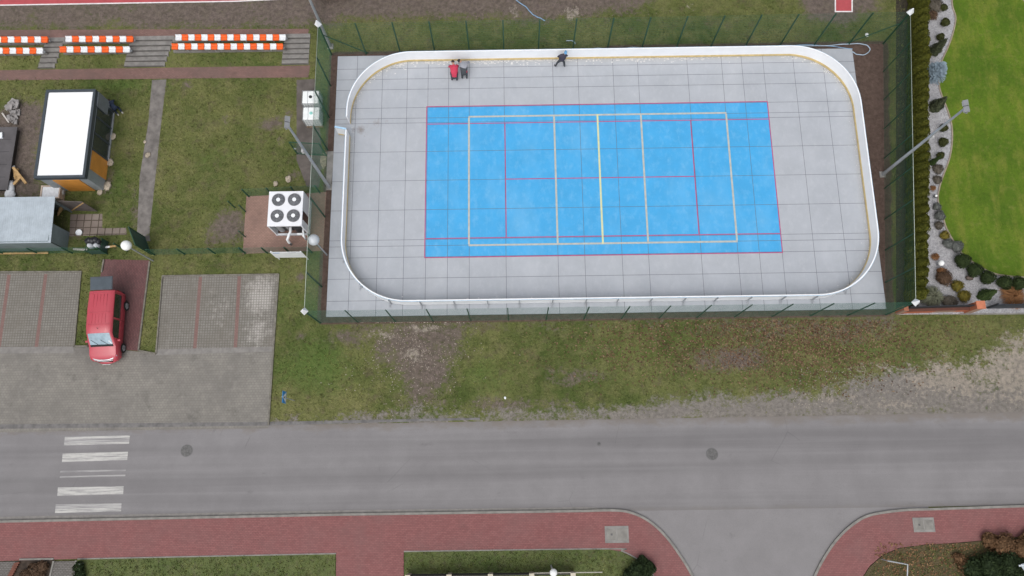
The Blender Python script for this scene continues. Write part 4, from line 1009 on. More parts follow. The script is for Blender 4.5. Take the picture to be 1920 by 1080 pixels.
# white crate / bath beside the shed
c = G(98, 362, .3)
t = thing('garden_tub', 'white rectangular tub with pale brown rim between the shed and the kiosk', 'tub', (c.x, c.y, GZ))
b = MB(); L_, W_ = .62, .42
for (x, y, dx, dy) in ((0, W_, 2 * L_ + .1, .08), (0, -W_, 2 * L_ + .1, .08), (L_, 0, .08, 2 * W_ - .08), (-L_, 0, .08, 2 * W_ - .08)): b.box((c.x + x, c.y + y, .24), (dx, dy, .6))
b.build('rim', M('beige_rim', (.55, .44, .36), .6, var=.15), t); MB().box((c.x, c.y, .30), (2 * L_ - .09, 2 * W_ - .09, .36)).build('filling', m_sack, t)
blob('plastic_sack', 'white bag beside the rectangular tub', 'bag', (117, 363), .30, m_sack, (.8, 1.1, 1.0))
q = G(150, 437); t = thing('white_basin', 'small round white basin on the slab path', 'basin', q)
b = MB().cyl((q.x, q.y, GZ), (q.x, q.y, GZ + .16), .17, .22, n=20, caps=False); b.cyl((q.x, q.y, GZ + .02), (q.x, q.y, GZ + .06), .18, n=20); b.build('bowl', m_white, t)
# trash cage with bags
q = G(189, 466)
t = thing('trash_cage', 'dark green trash cage holding black bags and a white sack', 'trash cage', q)
b = MB(); 
for z in (.1, .45, .8): b.tube([(q.x - .5, q.y - .4, z), (q.x + .5, q.y - .4, z), (q.x + .5, q.y + .4, z), (q.x - .5, q.y + .4, z), (q.x - .5, q.y - .4, z)], .025, 5)
for x in (-.5, .5):
    for y in (-.4, .4): b.box((q.x + x, q.y + y, .42), (.06, .06, .96))
b.build('cage_frame', m_green, t)
MB().box((q.x, q.y - .41, .42), (.98, .02, .72)).build('side_panel', m_gpanel, t); MB().box((q.x + .51, q.y, .42), (.02, .78, .72)).build('side_panel', m_gpanel, t)
mb = MB()
for k in range(5): mb.ball((q.x - .35 + .18 * k, q.y + .22 + random.uniform(-.06, .06), 1.0 + random.uniform(-.05, .12)), random.uniform(.17, .25), 10, 8, jit=.15)
o = mb.build('garbage_bag', M('black_bag', (.018, .018, .022), .35)); tag(o, 'black garbage bags piled on the trash cage', 'garbage bags')
mb = MB().ball((q.x - .18, q.y - .06, .78), (.2, .22, .34), 12, 8, jit=.08); mb.ball((q.x + .22, q.y - .04, .75), (.2, .2, .34), 12, 8, jit=.08); tag(mb.build('white_sack', M('dull_sack', (.50, .52, .55), .6)), 'pair of pale sacks stuffed in the trash cage', 'sacks')
q1, q2 = G(138, 467.5), G(165, 469); tag(MB().bar(q1 + Vector((0, 0, .05)), q2 + Vector((0, 0, .07)), .13, .05).build('white_board', M('pale_plank', (.5, .47, .44), .8)), 'pale board lying in grass left of the trash cage', 'board')
q1, q2 = G(196, 464, .3), G(218, 461, .3); b = MB().bar(q1, q1.lerp(q2, .45), .11, .05, 0); b.bar(q1.lerp(q2, .45), q2, .11, .05, 1); tag(b.build('striped_plank', [m_white, m_wood]), 'half white half orange plank between trash cage and globe lamp', 'plank')
q = G(239, 471); tag(MB().box((q.x, q.y, GZ + .9), (.07, .07, 1.8)).build('fence_post', m_green), 'tall dark green fence post left of the red path entrance', 'fence post')
# loose stones in the meadow
m_stone = M('pale_stone', (.42, .36, .28), .9, var=.3, scale=5)
for i, (x, y, r, lab) in enumerate(((212, 257, .22, 'pale flat stone against the glazed kiosk side, uppermost of three'), (207, 305, .24, 'pale flat stone against the kiosk side below the glazing'), (202, 349, .28, 'largest pale sand heap at the kiosk corner'), (278, 291, .17, 'pale stone lying on the concrete path'), (272, 266, .10, 'small pale stone at the left edge of the concrete path'), (188, 361, .18, 'pale rubble at the orange kiosk corner'), (541, 336, .2, 'whitish stone pile on grass above the chiller'), (517, 345, .16, 'whitish stone on grass at the edge above the chiller'), (947, 746, .07, 'small white litter scrap on the roadside grass, left one'), (1153, 788, .0, ''), (1625, 66, .13, 'small white bag on grass near the far right fence corner'), (1893, 1056, .0, ''))):
    if r > 0: blob('stone' if 'bag' not in lab and 'scrap' not in lab else 'litter', lab, 'stone' if 'bag' not in lab and 'scrap' not in lab else 'litter', (x, y), r, m_stone if 'white ' not in lab else m_white, (1, 1.2, .35), .22)

# ================================================================== BLUE ROAD SIGN
q = Vector((-20.09, -14.81, GZ))
t = thing('road_sign', 'blue square pedestrian crossing sign on a thin post by the driveway corner', 'road sign', q)
MB().cyl(q, (q.x, q.y, 2.55), .03, n=10).build('post', m_galv, t)
pl = MB().box((q.x + .045, q.y, 2.25), (.02, .72, .72)).build('plate', M('sign_blue2', (.02, .24, .60), .4, var=.05), t)
MB().add([(q.x + .058, q.y - .32, 1.95), (q.x + .058, q.y + .32, 1.95), (q.x + .058, q.y, 2.57)], [(0, 1, 2)]).build('white_triangle', m_white, pl)
b = MB(); X = q.x + .062
b.add([(X, q.y - .015 + .04 * math.cos(k * .7854), 2.34 + .04 * math.sin(k * .7854)) for k in range(8)], [tuple(range(8))])
for (y0, z0, y1, z1) in ((0, 2.30, -.01, 2.15), (-.01, 2.15, .10, 2.02), (-.01, 2.15, -.09, 2.02), (0, 2.28, .09, 2.19), (0, 2.28, -.08, 2.19)):
    dy, dz = y1 - y0, z1 - z0; l = math.hypot(dy, dz); ny_, nz_ = -dz / l * .018, dy / l * .018
    b.add([(X, q.y + y0 + ny_, z0 + nz_), (X, q.y + y1 + ny_, z1 + nz_), (X, q.y + y1 - ny_, z1 - nz_), (X, q.y + y0 - ny_, z0 - nz_)], [(0, 1, 2, 3)])
b.build('walking_figure', m_dark, pl)

# ================================================================== HOSES
def hose(label, pts, z, r, mat):
    P = [G(a, b, z) for a, b in smooth_line(pts, 5)]; b = MB().tube([(p.x, p.y, z + .02 * math.sin(i * 1.3)) for i, p in enumerate(P)], r, 6); tag(b.build('hose', mat), label, 'hose')
m_hose = M('pale_blue_hose', (.40, .50, .60), .5); m_hose2 = M('blue_hose', (.22, .36, .52), .5)
hose('pale blue hose looping round the far right slab corner', [(1100, 94), (1118, 90.5), (1140, 91.5), (1165, 92), (1185, 89), (1220, 91), (1300, 91), (1370, 88), (1420, 89), (1470, 85.5), (1540, 86), (1580, 83), (1612, 82), (1627, 86), (1631, 94), (1622, 102), (1608, 102), (1598, 97)], .05, .035, m_hose)
hose('blue hose along the bottom of the far fence', [(1160, 94), (1210, 93), (1290, 90.5), (1340, 90), (1400, 87.5), (1450, 88), (1510, 84), (1560, 87), (1598, 92)], .02, .028, m_hose2)
hose('blue hose snaking over the bare earth beyond the far fence', [(962, -12), (969, 1), (985, 12), (994, 22), (1002, 29), (1013, 34), (1022, 39)], GZ + .04, .04, m_hose2)
hose('short pale hose end in the grass behind the far fence', [(1062, 76.5), (1070, 76), (1076, 78), (1079, 82)], GZ + .04, .035, m_hose)

# ================================================================== VAN
m_vred = M('red_van_paint', (.44, .050, .072), .30, var=.03, spec=.7)
m_glass = M('van_glass', (.018, .022, .024), .08, var=.05, spec=.9)
m_wscr = M('van_windscreen', (.26, .36, .42), .08, var=.15, scale=4, spec=.9)  # sky reflection put into the base colour as pale blue
m_chrome = M('bright_chrome', (.72, .73, .75), .22, .6, var=.02)
wr_, wf_ = G(241, 570), G(234, 662)
hd = (wf_ - wr_).normalized(); ang = math.atan2(hd.y, hd.x) - math.pi / 2
left = Vector((-hd.y, hd.x, 0)); mid = (wr_ + wf_) / 2 - left * .86
van = thing('parked_van', 'red family van with raised dark tailgate parked over the red path', 'van', (mid.x, mid.y, GZ + .012), ang)
S = [(-2.22, .50, .78, 1.0, .84, 1.66, .70), (-2.14, .34, .86, 1.0, .91, 1.79, .77), (-1.0, .28, .88, 1.02, .925, 1.83, .79), (.1, .28, .88, 1.02, .925, 1.83, .785), (.55, .28, .88, 1.02, .925, 1.78, .76), (1.36, .28, .88, 1.0, .92, 1.16, .80), (1.80, .28, .88, .93, .91, 1.08, .80), (2.06, .30, .85, .84, .87, .98, .74), (2.19, .36, .74, .68, .76, .80, .62)]
def ring(s):
    y, zb, wb, zm, wm, zt_, wt = s; h = zt_ - zm
    half = [(0, zb), (wb * .9, zb), (wb, zb + .1), (wm, zm - .1), (wm, zm), (wt + .035, zt_ - .10 * min(1, h / .5)), (wt - .06, zt_ - .012), (wt * .5, zt_ + .018), (0, zt_ + .025)]
    return [(x, y, z) for x, z in half] + [(-x, y, z) for x, z in half[-2:0:-1]]
rings = [ring(s) for s in S]; K = len(rings[0]); b = MB()
P = [p for r_ in rings for p in r_]
F = [(i * K + k, i * K + (k + 1) % K, (i + 1) * K + (k + 1) % K, (i + 1) * K + k) for i in range(len(S) - 1) for k in range(K)]
b.add(P, [f[::-1] for f in F], 0, True); b.add(rings[0], [tuple(range(K))]); b.add(rings[-1], [tuple(range(K))[::-1]])
body = b.build('body', m_vred, van, world=False)
mod = body.modifiers.new('es', 'EDGE_SPLIT'); mod.split_angle = R(38)
def lerp3(a, b, t): return tuple(a[i] + (b[i] - a[i]) * t for i in range(3))
def ry(y):   # interpolated ring at station y
    for i in range(len(S) - 1):
        if S[i][0] <= y <= S[i + 1][0]:
            t_ = (y - S[i][0]) / (S[i + 1][0] - S[i][0]); return [lerp3(rings[i][k], rings[i + 1][k], t_) for k in range(K)]
# windscreen
A, B = ry(.60), ry(1.30); b = MB(); row = []
for r_ in (A, B): row.append([(p[0] * .97, p[1], p[2] + .012) for p in (r_[6], r_[7], r_[8], r_[9], r_[10])])
b.add(row[0] + row[1], [(k, k + 1, 6 + k, 5 + k) for k in range(4)], 0, True); ws = b.build('windscreen', m_wscr, van, world=False)
b = MB(); C_, D_ = ry(1.24), ry(1.36); b.add([(p[0] * .97, p[1], p[2] + .016) for p in (C_[6], C_[7], C_[8], C_[9], C_[10])] + [(p[0] * .98, p[1], p[2] + .014) for p in (D_[6], D_[7], D_[8], D_[9], D_[10])], [(k, k + 1, 6 + k, 5 + k) for k in range(4)]); b.build('wiper_cowl', m_black, van, world=False)
b = MB(); 
for k in range(5):
    p = ry(1.05 + .03 * k); x = .55 + .03 * k; b.box((-x, p[0][1] , ry(1.05)[6][2] - .03 * k + .03), (.10, .07, .006), random.uniform(0, 1))
b.build('paper_slip', m_white, ws, world=False)
for sgn in (1, -1):
    def sidepane(name, y0, y1, f0, f1, n=4):
        P_ = []
        for i in range(n + 1):
            r_ = ry(y0 + (y1 - y0) * i / n); a = r_[4]; c = r_[5]
            for f_ in (f0, f1): q = lerp3(a, c, f_); P_.append((sgn * (q[0] + .012), q[1], q[2]))
        F_ = [(2 * i, 2 * i + 2, 2 * i + 3, 2 * i + 1) for i in range(n)]
        if sgn < 0: F_ = [f[::-1] for f in F_]
        return MB().add(P_, F_, 0, True).build(name, m_glass, van, world=False)
    sidepane('side_window', -1.95, -.42, .05, .93); sidepane('side_window', -.30, .85, .05, .90)
    for yy in (-1.42, 1.36):
        wl = MB(); wl.cyl((sgn * .80, yy, .315), (sgn * .935, yy, .315), .315, n=24); wl = wl.build('wheel', m_black, van, world=False)
        rm = MB(); rm.cyl((sgn * .925, yy, .315), (sgn * .945, yy, .315), .20, n=20)
        for k in range(5):
            a = k * 1.2566; rm.bar((sgn * .95, yy, .315), (sgn * .95, yy + .19 * math.cos(a), .315 + .19 * math.sin(a)), .05, .02)
        rm.build('rim', M('alloy', (.33, .34, .35), .35, .5), wl, world=False)
    MB().box((sgn * 1.02, .98, 1.10), (.18, .12, .16)).build('mirror', m_vred, van, world=False, bevel=.03)
    b = MB().tube([(sgn * (ry(y_)[4][0] + .006), y_, .98) for y_ in (-.35, -.15)], .015, 5); b.tube([(sgn * (ry(y_)[4][0] + .006), y_, .96) for y_ in (.0, .2)], .015, 5); b.build('door_handle', m_vred, van, world=False)
    b = MB().add([(sgn * .46, 2.19, .885), (sgn * .68, 2.10, .915), (sgn * .84, 1.90, .965), (sgn * .90, 1.86, .88), (sgn * .80, 2.10, .80), (sgn * .48, 2.215, .79)], [(0, 1, 2, 3, 4, 5) if sgn < 0 else (5, 4, 3, 2, 1, 0)]); b.build('headlight', M('headlight_lens', (.62, .64, .66), .1, .2), van, world=False)
    MB().box((sgn * .80, -2.20, 1.1), (.09, .06, .55)).build('tail_light', M('tail_red', (.30, .01, .012), .25), van, world=False)
b = MB(); b.tube([(x, 2.175 - .27 * (abs(x) / .84) ** 3, .90 + .035 * abs(x)) for x in np.linspace(-.86, .86, 19)], .042, 6); b.tube([(x, 2.235 - .25 * (abs(x) / .8) ** 3, .80) for x in np.linspace(-.7, .7, 15)], .02, 6); b.build('chrome_strip', m_chrome, van, world=False)
b = MB()
for dz in (0, .045): b.tube([(-.07, 2.19, .86 + dz), (0, 2.20, .91 + dz), (.07, 2.19, .86 + dz)], .014, 5)
b.build('emblem', m_chrome, van, world=False)
b = MB(); b.tube([(x, 2.24 - .40 * (abs(x) / .86) ** 2.4, .45) for x in np.linspace(-.84, .84, 17)], .13, 8); b.build('bumper', m_vred, van, world=False)
b = MB(); b.box((0, 2.235, .62), (.9, .05, .16)); b.build('grille', m_black, van, world=False)
b = MB()
for y_ in (-1.98, -.72, .05): b.box((0, y_, ry(y_)[8][2] + .003), (1.34, .035, .022))
for x in (-.42, -.21, 0, .21, .42):
    for (ya, yb) in ((-1.9, -.80), (-.64, -.02)): b.box((x, (ya + yb) / 2, ry((ya + yb) / 2)[7][2] + .006), (.026, yb - ya, .020))
b.build('roof_rib', m_vred, van, world=False)
b = MB()
for x0 in (-.45, .15): b.bar((x0, 1.27, ry(1.27)[7][2] + .03), (x0 + .42, .98, ry(.98)[7][2] + .03), .022, .012)
b.build('wiper', m_black, van, world=False)
pb = MB().box((0, 2.40, .46), (.50, .012, .11)).build('number_plate', m_white, van, world=False)
for sgn in (1, -1):
    for y_ in (-.36, .92, -2.02): MB().tube([(sgn * (q[0] + .003), q[1], q[2]) for q in (ry(y_)[2], ry(y_)[3], ry(y_)[4], lerp3(ry(y_)[4], ry(y_)[5], .5), ry(y_)[5])], .007, 4).build('door_seam', m_black, van, world=False)
    MB().tube([(sgn * (ry(y_)[4][0] + .002), y_, 1.0) for y_ in (-1.9, -1.4, -.9, -.4)], .010, 4).build('door_rail', m_black, van, world=False)
MB().cyl((0, .35, 1.8), (0, .28, 1.98), .012, n=6).build('antenna', m_black, van, world=False)
tgm = Matrix.Rotation(R(-7), 3, 'X')
tg_ = MB().box((0, -2.62, 1.86), (1.42, .86, .05), mat=tgm).build('tailgate', M('tailgate_rim', (.070, .080, .095), .5, spec=.3), van, world=False, bevel=.02)
MB().box((0, -2.60, 1.892), (1.30, .70, .012), mat=tgm).build('tailgate_glass', M('tailgate_glass_mat', (.060, .078, .095), .35, spec=.3), tg_, world=False)
MB().box((0, -2.235, .95), (1.2, .03, .9)).build('cargo_opening', m_black, van, world=False)
MB().box((0, -2.27, .45), (1.5, .12, .18)).build('rear_bumper', m_dark, van, world=False)

# ================================================================== FOLIAGE
def crown_mesh(name, kind, n, leaf, mat, seed, r=.35, h=1.9, core=True, coremat=None, spread=1.0):
    g = np.random.default_rng(seed)
    u = g.uniform(0, 1, n); th = g.uniform(0, 6.283, n)
    lump = 1 + .12 * np.sin(th * 3 + seed) + .10 * np.sin(th * 5 + u * 9)
    if kind == 'column':
        z = u * h; rad = r * np.minimum(1, np.sqrt(np.clip((h - z) / (.42 * h), 0, 1))) * (0.86 + .14 * np.minimum(1, z / (.15 * h)))
    elif kind == 'cone':
        z = (1 - np.sqrt(1 - u * .999)) * h; rad = r * (1 - z / h) ** .85 * np.minimum(1, .75 + z / (.3 * h)) + .01
    else:
        cz = g.uniform(-.75, 1, n); z = (cz * .5 + .5) * h; rad = r * np.sqrt(np.clip(1 - cz ** 2, 0, 1))
    rr = rad * lump * (1 - np.abs(g.normal(0, .12, n))) * spread
    c = np.stack([np.cos(th) * rr, np.sin(th) * rr, z], 1)
    out = np.stack([np.cos(th), np.sin(th), np.full(n, .5 if kind != 'ball' else 0)], 1)
    if kind == 'ball': out[:, 2] = (z / h - .5) * 2
    nn = out + g.normal(0, .55, (n, 3)); nn /= np.linalg.norm(nn, axis=1)[:, None]
    a = np.cross(nn, g.normal(0, 1, (n, 3))); a /= np.linalg.norm(a, axis=1)[:, None] + 1e-9; b = np.cross(nn, a)
    s = leaf * g.uniform(.6, 1.3, n)[:, None]
    v = np.stack([c - a * s, c + b * s * .55, c + a * s, c - b * s * .55], 1).reshape(-1, 3); f = np.arange(n * 4).reshape(-1, 4)
    t = np.clip(.5 + .3 * np.sin(th * 4 + z * 6 / max(h, .1) + seed) + g.normal(0, .22, n), 0, 1)
    me = fast_mesh(name, v, f, mat, 4)
    at = me.attributes.new('tint', 'FLOAT', 'FACE'); at.data.foreach_set('value', t.astype(np.float32))
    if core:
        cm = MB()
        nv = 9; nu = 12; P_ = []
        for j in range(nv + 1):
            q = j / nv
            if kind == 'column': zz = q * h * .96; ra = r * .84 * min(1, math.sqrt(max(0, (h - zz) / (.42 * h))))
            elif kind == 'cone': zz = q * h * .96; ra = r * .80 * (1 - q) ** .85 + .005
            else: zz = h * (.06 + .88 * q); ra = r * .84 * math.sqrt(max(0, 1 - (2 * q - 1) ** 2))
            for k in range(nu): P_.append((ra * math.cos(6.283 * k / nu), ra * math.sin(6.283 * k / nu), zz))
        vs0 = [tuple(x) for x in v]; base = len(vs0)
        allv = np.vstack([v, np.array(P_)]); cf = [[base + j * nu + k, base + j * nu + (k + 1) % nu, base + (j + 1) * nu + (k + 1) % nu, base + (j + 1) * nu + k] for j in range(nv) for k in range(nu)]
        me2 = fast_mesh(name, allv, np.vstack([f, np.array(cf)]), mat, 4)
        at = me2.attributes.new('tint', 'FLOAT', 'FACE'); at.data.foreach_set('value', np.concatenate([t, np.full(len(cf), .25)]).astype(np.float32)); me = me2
    return me
def plant(name, label, cat, loc, me, rz=None, sc=(1, 1, 1), group=None, trunk=.5, crown='crown'):
    t = thing(name, label, cat, loc, random.uniform(0, 6.28) if rz is None else rz, group); t.scale = sc
    o = bpy.data.objects.new(crown, me); COL.objects.link(o); o.parent = t
    if trunk: 
        tr = MB().cyl((0, 0, -.05), (0, 0, trunk), .05, .03, n=7).build('trunk', m_trunk, t, world=False)
    return t
m_thuja = mat_leaf('thuja_leaf', (.040, .048, .005), (.125, .125, .016))
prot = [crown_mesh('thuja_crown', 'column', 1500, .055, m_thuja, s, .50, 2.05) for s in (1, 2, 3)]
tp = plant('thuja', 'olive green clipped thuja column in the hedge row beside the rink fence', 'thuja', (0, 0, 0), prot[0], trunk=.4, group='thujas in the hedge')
ha, hb = G(1712, -40), G(1707, 556); nth = 40
for k in range(nth):
    s = k / (nth - 1); c = tp if k == 0 else copy_tree(tp)
    p = ha.lerp(hb, s)
    # the hedge follows the fence line, bowing slightly
    c.location = (p.x + random.uniform(-.04, .04), p.y + random.uniform(-.05, .05), GZ); c.rotation_euler.z = random.uniform(0, 6.28)
    q = random.uniform(.92, 1.08); c.scale = (q, q, random.uniform(.93, 1.07))
    if k % 3: c.children[0].data = prot[k % 3]
# gravel bed with its edging and the lawn
mg, ntg, bgm = newmat('grey_gravel'); Pg = pos(ntg)
vo = node(ntg, 'ShaderNodeTexVoronoi'); vo.inputs['Scale'].default_value = 14; ntg.links.new(Pg, vo.inputs['Vector']); vs_ = node(ntg, 'ShaderNodeSeparateColor'); ntg.links.new(vo.outputs['Color'], vs_.inputs[0])
cg = mix(ntg, vs_.outputs[0], (.245, .243, .252), (.430, .425, .440)); cg = mix(ntg, mth(ntg, 'MULTIPLY', ramp(ntg, noise(ntg, Pg, 1.1, 5, .7), .48, .7), .4), cg, (.22, .21, .21))
setc(ntg, bgm, cg); bgm.inputs['Roughness'].default_value = .9; bump(ntg, bgm, vo.outputs['Distance'], .03, .7)
sheet('gravel_bed', GARDEN, GZ + .008, mg)
sheet('lawn', LAWN, GZ + .022, mat_lawn())
kerb('bed_edging', GARDEN_EDGE, .09, GZ - .1, GZ + .06, M('sandy_edging', (.30, .25, .19), .9, var=.2))
slab('corner_bed', [(1902, -20), (1930, 14), (2000, 60), (2080, 60), (2080, -40), (1900, -40)], GZ - .1, GZ + .05, M('tan_gravel', (.33, .26, .18), .95, var=.25, scale=5))
sheet('hedge_soil', [(1680, -60), (1716, -60), (1722, 300), (1722, 585), (1680, 590)], GZ + .012, M('dark_hedge_soil', (.045, .038, .026), .95, var=.4, scale=4))
m_box = mat_leaf('boxwood_leaf', (.018, .032, .010), (.052, .076, .024)); m_box2 = mat_leaf('olive_ball_leaf', (.034, .040, .012), (.082, .088, .026))
m_con = mat_leaf('conifer_leaf', (.026, .050, .014), (.070, .105, .030)); m_blue = mat_leaf('blue_spruce_needle', (.10, .145, .18), (.34, .43, .50))
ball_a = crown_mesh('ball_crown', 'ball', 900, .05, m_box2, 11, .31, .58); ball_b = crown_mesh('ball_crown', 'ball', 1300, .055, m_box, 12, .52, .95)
for (x, y, s, lab) in ((1772, 14, .85, 'small olive globe shrub at the top of the gravel bed'), (1774, 42, 1.0, 'small olive globe shrub between two others in the upper gravel bed'), (1766, 69, .9, 'small olive globe shrub touching the upper cone conifer'), (1771, 239, .95, 'small dark globe shrub crossed by the floodlight mast'), (1770.5, 266, 1.05, 'small dark globe shrub just below the floodlight mast'), (1766, 290, .85, 'small dark globe shrub beside the slender dark conifer')):
    plant('globe_shrub', lab, 'shrub', G(x - 6, y + 4), ball_a, sc=(s * .92, s * .92, s), trunk=.15, group='small globe shrubs')
for (x, y, s, lab) in ((1807, 488, 1.05, 'large dark green globe shrub, uppermost of the row along the lawn edge'), (1829, 505, 1.05, 'large dark green globe shrub, second from the top along the lawn edge'), (1853.5, 519, 1.0, 'large dark green globe shrub in the middle of the lawn edge row'), (1885, 528, 1.0, 'large dark green globe shrub right of the middle of the lawn edge row'), (1913, 530, 1.0, 'large dark green globe shrub nearest the right picture edge')):
    plant('globe_shrub', lab, 'shrub', G(x - 9, y + 4), ball_b, sc=(s * .88, s * .88, s * .9), trunk=.2, group='large globe shrubs along the lawn')
cone_a = crown_mesh('cone_crown', 'cone', 1500, .055, m_con, 21, .42, 1.7)
cone_g = mat_leaf('grey_conifer_leaf', (.036, .044, .024), (.084, .096, .050)); cone_b = crown_mesh('cone_crown', 'cone', 1500, .055, cone_g, 22, .45, 1.8)
plant('cone_conifer', 'grey green cone conifer touching an olive globe shrub', 'conifer', G(1751, 97), cone_b, sc=(.95, .95, 1.0), trunk=.3)
plant('cone_conifer', 'grey green cone conifer below the blue spruce', 'conifer', G(1752, 202), cone_b, sc=(1.05, 1.05, .92), trunk=.3)
plant('cone_conifer', 'fresh green cone conifer behind the black metal fence', 'conifer', G(1842, 555), cone_a, sc=(1, 1, .95), trunk=.3)
plant('cone_conifer', 'slender dark conifer at the hedge foot below the mast', 'conifer', G(1746, 306), cone_a, sc=(.55, .55, .8), trunk=.3)
# blue spruce: tiers of drooping boughs
def spruce(loc, h, r, label):
    g = np.random.default_rng(5); V_ = []; T_ = []
    for k in range(240):
        s = g.uniform(0, 1); z = h * (.08 + .9 * s); L = r * (1 - s) ** .8 * g.uniform(.6, 1.1) + .06; a = g.uniform(0, 6.283)
        for q in np.linspace(.15, 1, 8):
            c = np.array([math.cos(a) * L * q, math.sin(a) * L * q, z - .12 * q * q * L])
            for e in (-1, 0, 1):
                d = np.array([math.cos(a + e * .9), math.sin(a + e * .9), g.uniform(-.1, .3)]); l = .10 * g.uniform(.7, 1.3); pn = np.array([-d[1], d[0], 0]) * .022
                V_ += [c - pn, c + pn, c + d * l + pn * .5, c + d * l - pn * .5]; T_.append(float(np.clip(.35 + .6 * q * g.uniform(.5, 1.2) * (.6 + .4 * s), 0, 1)))
    me = fast_mesh('spruce_crown', np.array(V_), np.arange(len(V_)).reshape(-1, 4), m_blue, 4); at = me.attributes.new('tint', 'FLOAT', 'FACE'); at.data.foreach_set('value', np.array(T_, np.float32))
    plant('blue_spruce', label, 'spruce', loc, me, trunk=h * .9)
spruce(G(1749, 140), 1.5, .75, 'silvery blue spruce spreading over the gravel and lawn edge')
# grasses and small shrubs
def tuft_plant(name, label, px, r, h, n, mat, group=None):
    g = np.random.default_rng(int(px[0] * 7 + px[1])); q = G(*px); a = g.uniform(0, 6.283, n); t_ = g.uniform(.15, 1, n); l = g.uniform(.5, 1.1, n)
    rx = r * t_; b0 = np.stack([np.cos(a) * rx * .25, np.sin(a) * rx * .25, np.zeros(n)], 1); m1 = np.stack([np.cos(a) * rx * .7, np.sin(a) * rx * .7, h * l * (1 - .35 * t_)], 1); e1 = np.stack([np.cos(a) * rx * 1.15, np.sin(a) * rx * 1.15, h * l * (.95 - .7 * t_ * t_)], 1)
    w_ = np.stack([-np.sin(a), np.cos(a), np.zeros(n)], 1) * .017
    v = np.concatenate([np.stack([b0 - w_, b0 + w_, m1 + w_, m1 - w_], 1), np.stack([m1 - w_, m1 + w_, e1 + w_ * .3, e1 - w_ * .3], 1)], 0).reshape(-1, 3)
    me = fast_mesh(name, v, np.arange(len(v)).reshape(-1, 4), mat, 4); at = me.attributes.new('tint', 'FLOAT', 'FACE'); at.data.foreach_set('value', np.tile(g.uniform(0, 1, n), 2).astype(np.float32))
    o = bpy.data.objects.new(name, me); COL.objects.link(o); o.location = q; tag(o, label, 'plant', group); return o
m_rust = mat_leaf('rust_grass', (.17, .070, .028), (.33, .17, .075)); m_pale = mat_leaf('pale_grass', (.115, .128, .085), (.26, .265, .18)); m_grey = mat_leaf('grey_herb', (.105, .115, .105), (.21, .22, .205)); m_ylw = mat_leaf('yellow_shrub', (.085, .088, .018), (.27, .205, .035)); m_redb = mat_leaf('red_brown_shrub', (.075, .045, .028), (.16, .100, .062)); m_brn = mat_leaf('brown_heather', (.10, .085, .065), (.19, .17, .14))
tuft_plant('ornamental_grass', 'pale green ornamental grass in the corner by the white fence cap', (1744, 558), .75, .75, 700, m_pale)
tuft_plant('ornamental_grass', 'rust coloured grass clump at the right edge behind the black fence', (1897, 556), .85, .45, 700, m_rust)
tuft_plant('ornamental_grass', 'orange grass tuft at the hedge foot below the pebble patch', (1748, 354), .22, .3, 160, m_rust)
tuft_plant('ornamental_grass', 'orange grass tuft at the hedge foot above the white garden globe', (1752, 482), .28, .35, 200, m_rust)
tuft_plant('ornamental_grass', 'reddish brown grass streak at the top of the gravel bed by the hedge', (1747, 30), .42, .35, 350, m_redb)
for (px, r, h, mt, lab) in (((1765, 523), .52, .55, m_redb, 'red brown shrub with yellow fringe by the white garden globe'), ((1790, 538), .38, .5, m_ylw, 'yellow green shrub above another in the gravel corner'), ((1803, 557), .40, .5, m_ylw, 'yellow green shrub nearest the brick pillar'), ((1762, 511), .28, .4, m_rust, 'yellow orange fringe shrub just below the white garden globe'), ((1754, 389), .26, .3, m_grey, 'grey herb clump, uppermost in the narrow gravel strip'), ((1759, 406), .34, .35, m_grey, 'larger grey herb clump in the narrow gravel strip'), ((1758, 424), .28, .3, m_brn, 'brownish herb clump below the grey ones'), ((1768, 443), .30, .35, m_ylw, 'tan round shrub at the widening of the gravel strip'), ((1775, 458), .34, .3, m_grey, 'grey spreading herb above the dark globe shrubs'), ((1791, 464), .42, .35, m_grey, 'grey blue spreading herb touching the lawn above the dark globe shrubs'), ((1757, 318), .36, .2, m_brn, 'brown heather carpet below the slender conifer'), ((1756, 338), .30, .2, m_brn, 'brown heather carpet just above the orange tuft'), ((1778, 568), .5, .3, m_brn, 'brown heather patch in front of the brick wall'), ((1752, 12), .55, .25, m_brn, 'brown heather patch at the top of the bed beside the hedge')):
    me = crown_mesh('bush_crown', 'ball', int(900 * r / .4), .045, mt, int(px[0]), r, h * 1.3); plant('garden_shrub', lab, 'shrub', G(*px), me, trunk=.12)
blob('garden_stone', 'dark boulder on the gravel among the globe shrubs', 'stone', (1816, 522), .2, M('brown_stone', (.11, .085, .07), .9, var=.3), (1.3, .8, .8))
# shrubs by the road corner
m_sdk = mat_leaf('dark_spruce_leaf', (.014, .026, .010), (.040, .062, .022)); m_obr = mat_leaf('orange_brown_leaf', (.080, .045, .022), (.24, .135, .07))
def lumpy(name, label, cat, px, parts, mat, leaf, up=0.0, nl=1100):
    q = G(*px, PZ); t = thing(name, label, cat, q)
    for i, (dx, dy, r, h) in enumerate(parts):
        me = crown_mesh('bush_crown', 'ball', nl, leaf, mat, i * 13 + int(px[0]), r, h, spread=1.05); o = bpy.data.objects.new('crown', me); COL.objects.link(o); o.parent = t; o.location = (dx, dy, 0); o.rotation_euler.z = random.uniform(0, 6)
    MB().cyl((0, 0, -.1), (0, 0, .5), .06, .04, n=7).build('trunk', m_trunk, t, world=False)
lumpy('spruce_bush', 'dark green bush spreading over the pavement edge at the lower picture edge', 'bush', (1196, 1070), [(0, 0, .6, 1.0), (.6, .2, .38, .7), (-.5, -.3, .5, .8), (.25, .5, .35, .6), (.1, -.9, .7, 1.1)], m_sdk, .075)
